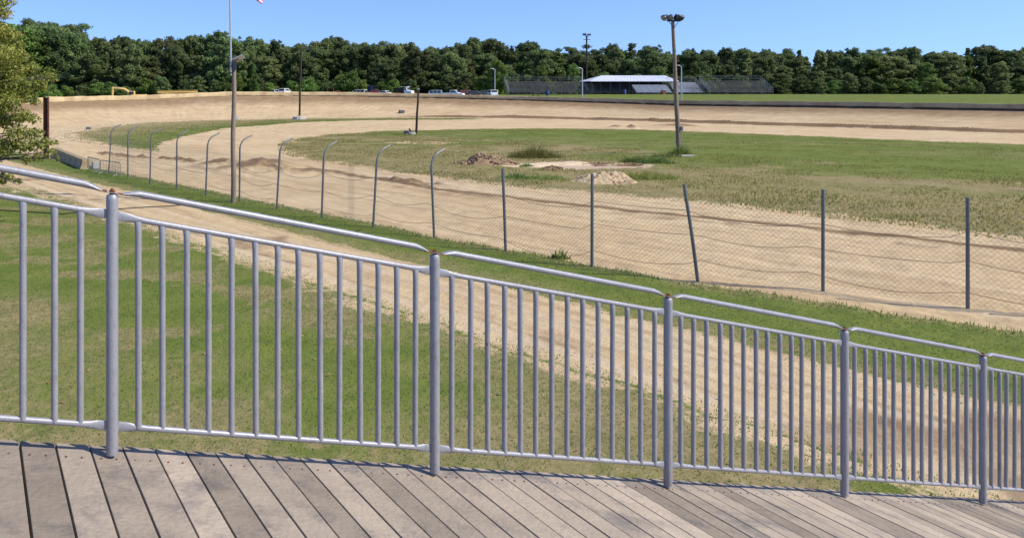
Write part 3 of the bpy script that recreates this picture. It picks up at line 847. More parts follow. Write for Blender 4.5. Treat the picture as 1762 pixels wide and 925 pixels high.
# flag: stripes woven as separate faces, drooping from the pole
fl_lo = P(452, 9, gb.y)
NU, NVV = 40, 26
mb = MB()
hoist_top = fp_t + Vector((0.04, 0, -0.15)); hoist_bot = hoist_top - Vector((0, 0, 1.5))
vs = []
for j in range(NVV + 1):
    for i in range(NU + 1):
        a, b = i / NU, j / NVV
        h0 = hoist_top.lerp(hoist_bot, b)
        x = h0.x + 1.40 * (a ** 0.9) + 0.06 * math.sin(b * 3)*a
        z = h0.z - 1.35 * a ** 1.25 + 0.0
        z = z + (1 - b) * 0.25 * a * 0
        y = h0.y + 0.16 * math.sin(a * 9 + b * 2.5) * a + 0.08 * math.sin(a * 17 - b * 4) * a
        vs.append((x, y, z))
zlow = min(v[2] for v in vs)
dz = fl_lo.z - zlow
sc = (fl_lo.x - hoist_top.x) / 1.42
vs = [(hoist_top.x + (v[0] - hoist_top.x) * sc, v[1], v[2] + dz * ((hoist_top.z - v[2]) / (hoist_top.z - zlow))) for v in vs]
fs, ms = [], []
for j in range(NVV):
    for i in range(NU):
        fs.append((j * (NU + 1) + i, j * (NU + 1) + i + 1, (j + 1) * (NU + 1) + i + 1, (j + 1) * (NU + 1) + i))
        ms.append(2 if (j < 14 and i < 16) else (0 if (j // 2) % 2 == 0 else 1))
mb.add(vs, fs); mb.m = ms
fo = mb.build('flag', [M_['flagred'], M_['flagwhite'], M_['flagblue']], None, True, origin=tuple(hoist_top))
sm_ = fo.modifiers.new('thickness', 'SOLIDIFY'); sm_.thickness = 0.004
tag(fo, 'red and white striped flag drooping from the flagpole', 'flag')
# solar light on the wooden pole
sp = P(410, 102, gb.y)
t = thing('solar_light', 'small solar panel lamp tilted on top of the wooden pole', 'solar lamp', (tp.x, tp.y, tp.z))
Ms = Matrix.Rotation(R(-24), 3, 'Y') @ Matrix.Rotation(R(-18), 3, 'X')
mb = MB(); mb.box(sp + Vector((0.02, -0.05, 0.02)), (0.52, 0.5, 0.035), Ms, 0.006); mb.build('panel_frame', M_['alu'], t)
mb = MB(); mb.box(sp + Vector((0.02, -0.05, 0.02)) + Ms @ Vector((0, 0, 0.02)), (0.46, 0.44, 0.01), Ms); mb.build('panel', M_['panel'], t)
mb = MB(); mb.sweep([tp + Vector((0.02, -0.05, -0.35)), tp + Vector((0.1, -0.08, -0.05)), sp + Vector((0, -0.05, 0))], 0.02, 8); mb.build('bracket', M_['dark'], t, True)
mb = MB(); mb.box(tp + Vector((0.04, -0.13, -0.28)), (0.16, 0.12, 0.3), None, 0.01); mb.build('battery_box', M_['dark'], t)
mb = MB(); mb.sweep([tp + Vector((0.1, -0.1, -0.02)), sp + Vector((0.25, -0.06, 0.0)), sp + Vector((0.62, -0.05, 0.10))], 0.012, 6); mb.build('lamp_arm', M_['dark'], t, True)

def flood(t, c, aim, r_=0.24, m=None):
    """a bell shaped floodlight at c looking along aim"""
    aim = Vector(aim).normalized()
    mb = MB()
    prof = [(-0.34, 0.07), (-0.30, 0.11), (-0.18, 0.12), (-0.12, 0.17), (0.0, 0.225), (0.10, 0.25), (0.14, 0.25)]
    mb.sweep([c + aim * (a * r_ / 0.24) for a, _ in prof], [b * r_ / 0.24 for _, b in prof], 16)
    h = mb.build('floodlight', m or M_['dark'], t, True)
    mb = MB(); mb.sweep([c + aim * (0.141 * r_ / .24), c + aim * (0.155 * r_ / .24)], [0.22 * r_ / .24, 0.20 * r_ / .24], 16)
    mb.build('lamp_glass', M_['lampglass'], h, True)
# big infield light pole, leaning
b0 = G(1168, 266); tpt = P(1157.5, 36, b0.y)
lp, _s = pole('light_pole', 'tall leaning wooden light pole with four round floodlights rising from infield weeds', b0, tpt, 0.19, 0.125, M_['polewood'], 'light pole')
mb = MB(); mb.box(tpt + Vector((0.02, -0.16, -0.02)), (1.06, 0.1, 0.12), None, 0.01); mb.build('crossarm', M_['poledark'], lp)
for sx in (-1, 1):
    mb = MB(); mb.sweep([tpt + Vector((0.04, -0.14, -0.62)), tpt + Vector((sx * 0.4 + 0.02, -0.16, -0.04))], 0.022, 6); mb.build('brace', M_['ruststeel'], lp)
for px, aim in ((1142, (-0.75, -0.35, -0.5)), (1152, (-0.5, -0.6, -0.6)), (1162.5, (0.4, 0.75, -0.5)), (1170, (0.8, 0.4, -0.45))):
    c = P(px, 30.5, b0.y) + Vector((0, -0.16, 0))
    flood(lp, c, aim, 0.24)
    mb = MB(); mb.sweep([c + Vector((0, 0, -0.02)), Vector((c.x + (tpt.x - c.x) * 0.25, c.y, tpt.z + 0.02))], 0.03, 6); mb.build('lamp_yoke', M_['poledark'], lp)
q_ = b0.lerp(tpt, 0.20)
mb = MB(); mb.box(q_ + Vector((0.26, -0.12, -0.05)), (0.2, 0.16, 0.34), None, 0.015); mb.build('switch_box', M_['post'], lp)
mb = MB(); mb.sweep([b0 + Vector((0.21, -0.1, -0.1)), q_ + Vector((0.25, -0.12, -0.2))], 0.03, 8); mb.build('conduit', M_['alu'], lp, True)
mb = MB()
c = G(1179, 268.5)
mb.box(c + Vector((0, 0, 0.04)), (1.05, 0.8, 0.1), Matrix.Rotation(R(8), 3, 'Z'), 0.02)
tag(mb.build('concrete_slab', M_['concrete'], None, origin=tuple(c)), 'pale concrete slab lying at the foot of the floodlight pole', 'slab')

# pole with a ring of concrete at its foot
b1 = G(515, 205.5); b1.z = gz(b1.x, b1.y)
pole('tall_pole', 'tall thin dark wooden pole standing in a pale concrete base', b1, P(518.5, 79, b1.y), 0.20, 0.15, M_['poledark'])
t = thing('planter_ring', 'round pale concrete block base around the tall dark pole', 'concrete base', (b1.x, b1.y, b1.z))
mb = MB(); pr = []
mb.sweep([b1 + Vector((0, 0, z)) for z in (-0.2, 0.05, 0.42, 0.5, 0.52, 0.50)], [1.28, 1.28, 1.22, 1.12, 0.7, 0.2], 10)
mb.build('block', M_['concrete'], t)
mb = MB(); mb.sweep([b1 + Vector((0, 0, z)) for z in (0.515, 0.62, 0.7)], [0.62, 0.45, 0.15], 9); mb.build('soil_fill', M_['soil'], t)

# short leaning infield pole with a rubble heap
b2 = G(716, 230)
ip, _s = pole('short_pole', 'short leaning dark pole in the infield grass with a small lamp on top', b2, P(720, 156, b2.y), 0.15, 0.11, M_['poledark'])
c = P(720, 153.5, b2.y)
mb = MB(); mb.box(c, (0.24, 0.3, 0.2), None, 0.03); hh = mb.build('lamp_head', M_['alu'], ip)
mb = MB(); mb.box(c + Vector((0, -0.16, -0.02)), (0.18, 0.03, 0.14), None, 0.005); mb.build('lamp_glass', M_['lampglass'], hh)
t = thing('tyre_pile', 'small heap of grey tyres and rubble at the foot of the short leaning pole', 'tyre pile', tuple(G(704, 231.5)))
def torus(mb, c, R0, r0, M, n=16, m=8):
    vs, fs = [], []
    for i in range(n):
        a = 2 * math.pi * i / n
        for j in range(m):
            b = 2 * math.pi * j / m
            vs.append(Vector(c) + M @ Vector(((R0 + r0 * math.cos(b)) * math.cos(a), (R0 + r0 * math.cos(b)) * math.sin(a), r0 * math.sin(b))))
    for i in range(n):
        for j in range(m):
            fs.append((i * m + j, ((i + 1) % n) * m + j, ((i + 1) % n) * m + (j + 1) % m, i * m + (j + 1) % m))
    mb.add(vs, fs)
M_['oldtyre'] = mat('faded_tyre', (0.10, 0.10, 0.105, 1), 0.9, 0, 0.3, 4)
g0 = G(704, 231.5)
for (dx, dy, dz, ax, an, pale_) in ((-0.3, 0, 0.12, 'X', 10, 0), (-0.25, 0.05, 0.33, 'X', -8, 0), (0.25, -0.1, 0.12, 'Y', 12, 1), (0.2, 0.3, 0.38, 'Y', 60, 0)):
    mb = MB(); torus(mb, g0 + Vector((dx, dy, dz)), 0.26, 0.11, Matrix.Rotation(R(an), 3, ax)); mb.build('tyre', M_['concrete'] if pale_ else M_['oldtyre'], t, True)
mb = MB(); mb.box(g0 + Vector((0.5, -0.15, 0.14)), (0.4, 0.35, 0.3), Matrix.Rotation(0.5, 3, 'Z'), 0.05); mb.build('rubble_block', M_['concrete'], t)

# pole behind the bleachers
b3 = P(1009, 150, 222); b3.z = 4.4
tp3 = P(1009.5, 62, 222)
bp_, _s = pole('light_pole', 'dark distant light pole with spread floodlights rising behind the bleachers', b3, tp3, 0.26, 0.2, M_['poledark'], 'light pole')
for i, z in enumerate((0.2, -0.7)):
    mb = MB(); mb.box(tp3 + Vector((0, -0.25, z - 0.3)), (1.9 if i else 1.2, 0.15, 0.15), None, 0.02); mb.build('crossarm', M_['poledark'], bp_)
for dx, az in ((-0.95, -1), (-0.45, -0.5), (0.45, 0.5), (0.95, 1)):
    flood(bp_, tp3 + Vector((dx * 0.9, -0.3, 0.35)), (az, -0.5, 0.35), 0.32)
# thin cable between light poles
mb = MB()
a = tp3 + Vector((0, 0, -1.2)); b = tpt + Vector((0, 0, -0.3))
# rusty steel post half hidden by the near tree
b4 = G(79.5, 272); 
t = thing('steel_post', 'thick rusty black steel post standing behind the near tree at the track edge', 'post', tuple(b4))
hgt = P(79.5, 168, b4.y).z
mb = MB()
for dx in (-0.16, 0.16): mb.box(b4 + Vector((dx, 0, hgt / 2)), (0.03, 0.3, hgt), None, 0.004)
mb.box(b4 + Vector((0, 0, hgt / 2)), (0.288, 0.03, hgt - 0.02))
mb.build('beam', M_['ruststeel'], t)
mb = MB(); mb.box(b4 + Vector((0, 0, hgt + 0.015)), (0.4, 0.36, 0.03), None, 0.004); mb.build('cap_plate', M_['ruststeel'], t)

# lamp posts with an arm
def lamp_post(px, base_y, top_y, Y, sgn, label):
    b = P(px, base_y, Y); tp_ = P(px, top_y, Y)
    b.z = gz(b.x, b.y)
    t = thing('lamp_post', label, 'lamp post', tuple(b), 'grey lamp posts beyond the far wall')
    mb = MB(); mb.sweep([b - Vector((0, 0, .2)), tp_], [0.15, 0.10], 10); mb.build('column', M_['alu'], t, True)
    mb = MB(); mb.sweep([tp_ - Vector((0, 0, .1)), tp_ + Vector((sgn * 0.4, -0.1, 0.12)), tp_ + Vector((sgn * 0.8, -0.2, 0.16))], 0.05, 8); mb.build('arm', M_['alu'], t, True)
    mb = MB(); mb.box(tp_ + Vector((sgn * 1.02, -0.25, 0.18)), (0.62, 0.3, 0.14), None, 0.04); h = mb.build('lamp_head', M_['alu'], t)
    mb = MB(); mb.box(tp_ + Vector((sgn * 1.05, -0.25, 0.10)), (0.4, 0.2, 0.03), None, 0.005); mb.build('lamp_glass', M_['lampglass'], h)
    mb = MB(); mb.box(b + Vector((0, 0, 0.12)), (0.55, 0.55, 0.5), None, 0.04); mb.build('footing', M_['concrete'], t)
lamp_post(851.5, 160, 119.5, 205, -1, 'grey lamp post beside the white truck left of the bleachers')
lamp_post(1002, 165.5, 118, 172, -1, 'grey lamp post on the far grass in front of the open bleachers')
lamp_post(1172.5, 166, 114, 164, -1, 'grey lamp post just right of the tall leaning floodlight pole')

# ------------------------------------------------------------------ barriers near the turn
gA, gB = G(148, 291), G(96, 268)
t0 = gA
dirb = (gB - gA); nb = 6
for i in range(nb):
    c = gA.lerp(gB, (i + 0.5) / nb)
    ang = math.atan2(dirb.y, dirb.x)
    ln = dirb.length / nb - 0.10
    Mz = Matrix.Rotation(ang, 3, 'Z')
    t = thing('barrier_block', ['last tan concrete barrier block ending beside the crowd barriers', 'tan concrete barrier block next to the last one by the crowd barriers'][i] if i < 2 else
              'tan concrete barrier block in the row running under the near tree', 'barrier', tuple(c), 'concrete barrier blocks at the track edge')
    mb = MB()
    prof = [(-0.36, 0), (0.36, 0), (0.34, 0.12), (0.24, 0.3), (0.2, 0.62), (-0.2, 0.62), (-0.24, 0.3), (-0.34, 0.12)]
    vs = []
    for s_ in (-ln / 2, ln / 2):
        for (y, z) in prof: vs.append(Mz @ Vector((s_, y, z)) + c)
    fs = [tuple(range(7, -1, -1)), tuple(range(8, 16))] + [(j, (j + 1) % 8, 8 + (j + 1) % 8, 8 + j) for j in range(8)]
    mb.add(vs, fs); mb.build('block', M_['sandblock'] if 'sandblock' in M_ else M_.setdefault('sandblock', mat('tan_concrete', (0.36, 0.28, 0.16, 1), 0.9, 0, 0.2, 1.5, 0.3, 20, second=(0.2, 0.15, 0.09, 1), thr=(0.45, 0.7))), t)
    for s_ in (-0.25, 0.25):
        mb = MB(); mb.box(c + Mz @ Vector((s_ * ln, 0, 0.621)), (0.42, 0.10, 0.012), Mz); mb.build('lifting_slot', M_['poledark'], t)
def crowd_barrier(a, b, h, label):
    t = thing('crowd_barrier', label, 'crowd barrier', tuple(a.lerp(b, .5)), 'crowd barriers closing the fence gap')
    d = (b - a); L_ = d.length; d = d.normalized()
    z = Vector((0, 0, 1))
    mb = MB(); rc = 0.12
    loop = [a + z * 0.12 + d * 0.0, a + z * (h - rc), a + d * rc * .3 + z * (h - rc * .3), a + d * rc + z * h, b - d * rc + z * h, b - d * rc * .3 + z * (h - rc * .3), b + z * (h - rc), b + z * 0.12, a + z * 0.12]
    mb.sweep(loop, 0.024, 8, cap=False); mb.build('frame', M_['post'], t, True)
    k = 13
    for i in range(1, k):
        mb = MB(); q_ = a.lerp(b, i / k); mb.sweep([q_ + z * 0.12, q_ + z * h], 0.012, 6); mb.build('bar', M_['post'], t, True)
    pn = Vector((-d.y, d.x, 0))
    for q_ in (a.lerp(b, .12), a.lerp(b, .88)):
        mb = MB(); mb.sweep([q_ - pn * 0.3, q_ - pn * 0.05 + z * 0.12, q_ + pn * 0.05 + z * 0.12, q_ + pn * 0.3], 0.02, 6); mb.build('foot', M_['galv'], t, True)
crowd_barrier(G(173, 298), G(207, 303.5), 0.80, 'steel crowd barrier with thin bars beside the last fence post')
crowd_barrier(G(151, 292), G(171.5, 297.5), 0.82, 'steel crowd barrier between the barrier blocks and the other crowd barrier')
c = G(163, 291); mb = MB(); mb.box(c + Vector((0, 0.3, 0.22)), (0.5, 0.35, 0.44), Matrix.Rotation(0.6, 3, 'Z'), 0.04)
tag(mb.build('concrete_block', M_['concrete'], None, origin=tuple(c)), 'pale concrete block seen through the bars of a crowd barrier', 'block')

for (px, py, w_, h_, lab) in ((152, 222.5, 0.65, 0.34, 'dark grey block lying on the dirt inside the left turn'),
                              (691, 200.5, 1.05, 0.62, 'dark square block at the foot of the far banking left of the short pole'),
                              (407, 206, 0.7, 0.75, 'pale block standing behind the wooden pole below the banking')):
    g = G(px, py); g.z = gz(g.x, g.y)
    t = thing('marker_block', lab, 'block', tuple(g))
    mb = MB(); mb.box(g + Vector((0, 0, h_ / 2)), (w_, w_ * .8, h_), Matrix.Rotation(0.3, 3, 'Z'), 0.05); mb.build('body', M_['concrete'] if px == 407 else M_['oldtyre'], t)
    mb = MB(); mb.box(g + Vector((0.05, 0, h_ + 0.02)), (w_ * .7, w_ * .5, 0.05), Matrix.Rotation(0.3, 3, 'Z'), 0.02); mb.build('top', M_['concrete'], t)

mb = MB()
hp = [G(*p) for p in ((-40, 361), (0, 362.5), (40, 366), (75, 367.8), (107, 368.4), (150, 365.5), (205, 360.2), (250, 357), (290, 355.4), (316, 354), (345, 352))]
mb.sweep([Vector((p.x, p.y, gz(p.x, p.y) + 0.035)) for p in hp], 0.02, 6)
tag(mb.build('cable', M_['rubber'], None, True, origin=tuple(hp[5])), 'thin dark cable lying across the lawn and the dirt road', 'cable')

# ------------------------------------------------------------------ dirt and rubble mounds
def mound(name, label, pxa, pxb, base_y, hts, m, seed, depth, rough=0.38, cs=(0.05, 0.15), nc=170):
    a, b = G(pxa, base_y), G(pxb, base_y)
    c = (a + b) / 2 + Vector((0, depth, 0))
    t = thing(name, label, 'mound', (c.x, c.y, 0))
    L_ = (b - a).length / 2
    nx_, ny_ = 150, 60
    gx, gy = np.meshgrid(np.linspace(-1.1, 1.1, nx_), np.linspace(-1.15, 1.15, ny_))
    prof = np.interp(gx, np.linspace(-1, 1, len(hts)), hts)
    rim = np.clip(1 - gx ** 4 * 0.9 - gy ** 2, 0, 1) ** 0.6
    X = c.x + gx * L_; Y = c.y + gy * depth
    ch = fbm(X * 1.8, Y * 1.8, seed, 3); ch2 = np.abs(fbm(X * 4.5, Y * 4.5, seed + 3, 3) - 0.5)
    Z = prof * rim * (0.45 + 1.0 * ch) + rim ** 0.5 * (ch2 * 0.9 - 0.05) * rough - 0.06 + height(X, Y) 
    ix = np.arange(nx_ * ny_).reshape(ny_, nx_)
    Fq_ = np.stack([ix[:-1, :-1], ix[:-1, 1:], ix[1:, 1:], ix[1:, :-1]], -1).reshape(-1, 4)
    np_obj('heap', np.stack([X, Y, Z], -1).reshape(-1, 3), Fq_, m, t, off=(c.x, c.y, 0), smooth=False)
    r_ = random.Random(seed)
    mb = MB()
    for _ in range(nc):
        gx_, gy_ = r_.uniform(-1, 1), r_.uniform(-1, 0.6)
        if gx_ ** 2 + gy_ ** 2 > 1.0: continue
        x, y = c.x + gx_ * L_ , c.y + gy_ * depth
        zt = float(np.interp(gx_, np.linspace(-1, 1, len(hts)), hts)) * max(0, 1 - gx_ ** 2 * .9 - gy_ ** 2) ** 0.6 * 0.95
        s_ = r_.uniform(*cs)
        Mx = Matrix.Rotation(r_.uniform(0, 3), 3, 'Z') @ Matrix.Rotation(r_.uniform(-.6, .6), 3, 'X')
        vs = [Vector((x, y, zt + s_ * .2)) + Mx @ Vector((dx * s_ * r_.uniform(.5, 1), dy * s_ * r_.uniform(.5, 1), dz_ * s_ * r_.uniform(.3, .7))) for dx in (-1, 1) for dy in (-1, 1) for dz_ in (-1, 1)]
        mb.add(vs, [(0, 1, 3, 2), (4, 6, 7, 5), (0, 4, 5, 1), (2, 3, 7, 6), (0, 2, 6, 4), (1, 5, 7, 3)])
    mb.build('clods', m, t)['kind'] = 'stuff'
mound('dirt_mound', 'long brown mound of broken soil clods in the infield grass', 783, 902, 285, [0.0, 0.12, 0.22, 0.60, 0.72, 0.54, 0.50, 0.44, 0.26, 0.0], M_['soil'], 3, 1.5, 0.3, (0.03, 0.10), 260)
mound('sand_mound', 'pale mound of sandy rubble in front of the muddy puddle', 990, 1112, 317, [0.0, 0.18, 0.34, 0.42, 0.50, 0.55, 0.50, 0.34, 0.0], M_['sand'], 9, 1.35, 0.24, (0.02, 0.06), 40)
mound('earth_bank', 'low broken earth edge left of the muddy puddle', 930, 978, 292, [0.02, 0.12, 0.2, 0.14, 0.03], M_['soil'], 14, 0.5, 0.12, (0.02, 0.07), 60)
mound('earth_bank', 'low dark eroded earth edge behind the muddy puddle', 1005, 1112, 283.5, [0.03, 0.12, 0.15, 0.08, 0.15, 0.12, 0.06, 0.02], M_['soil'], 17, 0.35, 0.12, (0.02, 0.07), 90)

# ------------------------------------------------------------------ grass blades, weeds
def blades(name, xs, ys, hts, wd, m, tone, lean=0.5, z=None, parent=None, off=(0, 0, 0)):
    n = len(xs)
    z = height(xs, ys) if z is None else z
    a = rng.uniform(0, 2 * np.pi, n); w_ = wd * rng.uniform(0.6, 1.3, n)
    la = rng.uniform(0, 2 * np.pi, n); ll = hts * lean * rng.uniform(0.2, 1, n)
    b0_ = np.stack([xs - np.cos(a) * w_, ys - np.sin(a) * w_, z - 0.01], -1)
    b1_ = np.stack([xs + np.cos(a) * w_, ys + np.sin(a) * w_, z - 0.01], -1)
    tp_ = np.stack([xs + np.cos(la) * ll, ys + np.sin(la) * ll, z + hts], -1)
    V = np.stack([b0_, b1_, tp_], 1).reshape(-1, 3)
    F = np.arange(3 * n).reshape(-1, 3)
    return np_obj(name, V, F, m, parent, attrs={'tone': np.repeat(tone, 3)}, off=off)
def scatter_tn(n, t0_, t1_, n0, n1):
    return XY(rng.uniform(t0_, t1_, n), rng.uniform(n0, n1, n))
def inside(pts, x, y):
    ins = np.zeros(len(x), bool); pts = np.array(pts)
    for (x0_, y0_), (x1_, y1_) in zip(pts, np.roll(pts, -1, 0)):
        ins ^= ((y0_ > y) != (y1_ > y)) & (x < (x1_ - x0_) * (y - y0_) / (y1_ - y0_ + 1e-12) + x0_)
    return ins
def dist_out(pts, x, y):
    d = np.full(len(x), 1e9); pts = np.array(pts)
    for (x0_, y0_), (x1_, y1_) in zip(pts, np.roll(pts, -1, 0)):
        ex_, ey_ = x1_ - x0_, y1_ - y0_
        k_ = np.clip(((x - x0_) * ex_ + (y - y0_) * ey_) / (ex_ * ex_ + ey_ * ey_), 0, 1)
        d = np.minimum(d, np.hypot(x - x0_ - k_ * ex_, y - y0_ - k_ * ey_))
    return np.where(inside(pts, x, y), -d, d)
# verge by the fence
x, y = scatter_tn(130000, -16, 62, 15.2, 22.5)
tv, nv_ = TN(x, y)
fn = np.interp(tv, [-30, 5, 11.5, 20, 60], [25.0, 20.8, 19.5, 18.85, 18.3])
keep = (nv_ < fn + 0.1) & ((nv_ > 15.9) | (rng.random(len(x)) < 0.25)) & (rng.random(len(x)) < 0.8)
x, y, nv_, fn = x[keep], y[keep], nv_[keep], fn[keep]
edge = sstep(0.8, 0.05, fn - nv_)
hts = rng.uniform(0.012, 0.035, len(x)) * (1 + 3.5 * edge * rng.random(len(x))) 
tone = np.clip(rng.uniform(0, 0.75, len(x)) + 0.5 * edge * rng.random(len(x)), 0, 1)
o = blades('verge_grass', x, y, hts, 0.018, M_['blade'], tone); tag(o, 'short green grass along the foot of the catch fence', 'grass', kind='stuff')
# lawn under the railing
x, y = scatter_tn(150000, -8, 48, 0.5, 12.2)
keep = (y > 8) & (y < 42) & (fbm(x * 0.7, y * 0.7, 202) > 0.22)
x, y = x[keep], y[keep]
dl = np.clip(0.35 + 1.3 * (fbm(x * 0.28, y * 0.28, 82) - 0.5) + 0.5 * (fbm(x * 0.9, y * 0.9, 83) - 0.5), 0, 1)
o = blades('lawn_grass', x, y, rng.uniform(0.015, 0.04, len(x)), 0.012, M_['blade'], np.clip(rng.uniform(0, 0.6, len(x)) + 0.55 * dl * rng.random(len(x)), 0, 1)); tag(o, 'mown patchy green lawn below the railing', 'grass', kind='stuff')
# dry leaves blown onto the lawn and the road edge
x, y = scatter_tn(600, -8, 48, 0.5, 13.5); k_ = (y > 8) & (y < 44); x, y = x[k_], y[k_]
n = len(x); a = rng.uniform(0, 6.28, n); z = height(x, y) + rng.uniform(0.02, 0.05, n); s_ = rng.uniform(0.02, 0.045, n); ti = rng.uniform(-.02, .02, (4, n))
cx_, sx_ = np.cos(a) * s_, np.sin(a) * s_
V = np.stack([np.stack([x - cx_, y - sx_, z + ti[0]], -1), np.stack([x + sx_ * .5, y - cx_ * .5, z + ti[1]], -1), np.stack([x + cx_, y + sx_, z + ti[2]], -1), np.stack([x - sx_ * .5, y + cx_ * .5, z + ti[3]], -1)], 1).reshape(-1, 3)
M_['litter'] = leaf_mat('leaf_litter', (0.26, 0.17, 0.08, 1), (0.42, 0.32, 0.15, 1), None, 0.3)
o = np_obj('fallen_leaves', V, np.arange(4 * n).reshape(-1, 4), M_['litter'], attrs={'tone': np.repeat(rng.random(n), 4)}); tag(o, 'dry brown leaves scattered on the lawn', 'leaves', kind='stuff')
# infield
x, y = scatter_tn(260000, -15, 81, 31, 98)
t_, n_ = TN(x, y)
pts_in = inside(ISL, x, y)
pe_ = ((x - 15.0) / 5.6) ** 2 + ((y - 55) / 3.0) ** 2
cl = fbm(x * 0.45, y * 0.45, 203)
keep = pts_in & (pe_ > 0.95) & (cl > 0.36) & (y > 22)
x, y, n_, cl = x[keep], y[keep], n_[keep], cl[keep]
hts = rng.uniform(0.03, 0.09, len(x)) * (0.6 + 2.0 * np.clip(cl - 0.4, 0, 1) * 2) * np.where(n_ > 62, 0.5, 1)
tone = np.clip(rng.uniform(0.05, 0.8, len(x)) - 0.3 * (n_ > 60), 0, 1)
o = blades('infield_blades', x, y, hts, 0.03, M_['blade_dry'], tone, 0.8); tag(o, 'rough half dry grass covering the infield', 'grass', kind='stuff')
# grass strip inside the turn
x, y = scatter_tn(90000, 55, 136, 22, 125)
t_, n_ = TN(x, y); ra, _p = polar(t_, n_, 85, 75); rb = dist_out(RNG, x, y)
keep = (rb > 0.4) & (_p > 36) & (ra < 48) & (n_ > np.interp(t_, [50, 62, 75, 90], [27, 25, 27, 22])) & (fbm(x * 0.3, y * 0.3, 204) > 0.36) & (rng.random(len(x)) < np.clip(1.25 - rb / 15, 0.2, 1))
x, y = x[keep], y[keep]
o = blades('strip_grass', x, y, rng.uniform(0.05, 0.16, len(x)), 0.035, M_['blade_dry'], rng.uniform(0, 0.75, len(x)), 0.8); tag(o, 'thin sandy grass between the banked track and the inner track', 'grass', kind='stuff')

def weed(name, label, cat, c, rx, ry, h, n, m, tone_hi=0.9, wd=0.03):
    n = int(n * 0.5)
    a = rng.uniform(0, 2 * np.pi, n); rr = np.sqrt(rng.random(n)) 
    x = c.x + rx * rr * np.cos(a); y = c.y + ry * rr * np.sin(a)
    lump = 0.55 + 0.9 * fbm(x * 2.2, y * 2.2, int(abs(c.x * 13 + c.y * 7)))
    hts = h * (1 - 0.8 * rr ** 2) * rng.uniform(0.2, 1.25, n) * lump
    x = x + rng.normal(0, 0.18 * rx, n) * 0.8; y = y + rng.normal(0, 0.18 * ry, n) * 0.8
    t = thing(name, label, cat, (c.x, c.y, 0))
    blades('foliage', x, y, hts, wd, m, rng.uniform(0, tone_hi, n), 0.9, parent=t, off=(c.x, c.y, 0))
weed('weed_bush', 'wide bushy green weed clump behind the brown dirt mound', 'bush', G(920, 270.5), 1.9, 1.2, 0.95, 3000, M_['blade_dry'], 0.6)
weed('weed_clump', 'dark weed clump round the foot of the tall floodlight pole', 'weeds', G(1169, 267.5), 0.8, 0.6, 0.9, 1300, M_['blade'], 0.6)
weed('weed_clump', 'low weed clump left of the floodlight pole foot', 'weeds', G(1142, 270), 1.1, 0.7, 0.42, 900, M_['blade_dry'])
weed('weed_clump', 'green weed clump on the bank behind the muddy puddle', 'weeds', G(1092, 279), 1.0, 0.6, 0.55, 1000, M_['blade'])
weed('weed_clump', 'tall dark weed clump between the puddle and the floodlight pole', 'weeds', G(1128, 281), 1.3, 0.7, 0.6, 1200, M_['blade'])
weed('weed_clump', 'spreading green weeds just behind the pale sand mound', 'weeds', G(1108, 306), 1.9, 1.3, 0.5, 2000, M_['blade_dry'], 0.6)
weed('weed_clump', 'green tall grass patch in front of the brown mound', 'weeds', G(886, 306), 0.9, 1.0, 0.36, 700, M_['blade'])
weed('weed_clump', 'green tall grass patch right of the first broken fence post', 'weeds', G(936, 307), 1.3, 0.9, 0.34, 800, M_['blade'])
weed('weed_clump', 'small weed tuft beside the end of the brown mound', 'weeds', G(905, 286), 0.4, 0.3, 0.32, 500, M_['blade'])
weed('weed_clump', 'small leafy weed at the edge of the verge by the fence', 'weeds', G(962, 445), 0.28, 0.2, 0.28, 260, M_['blade'])

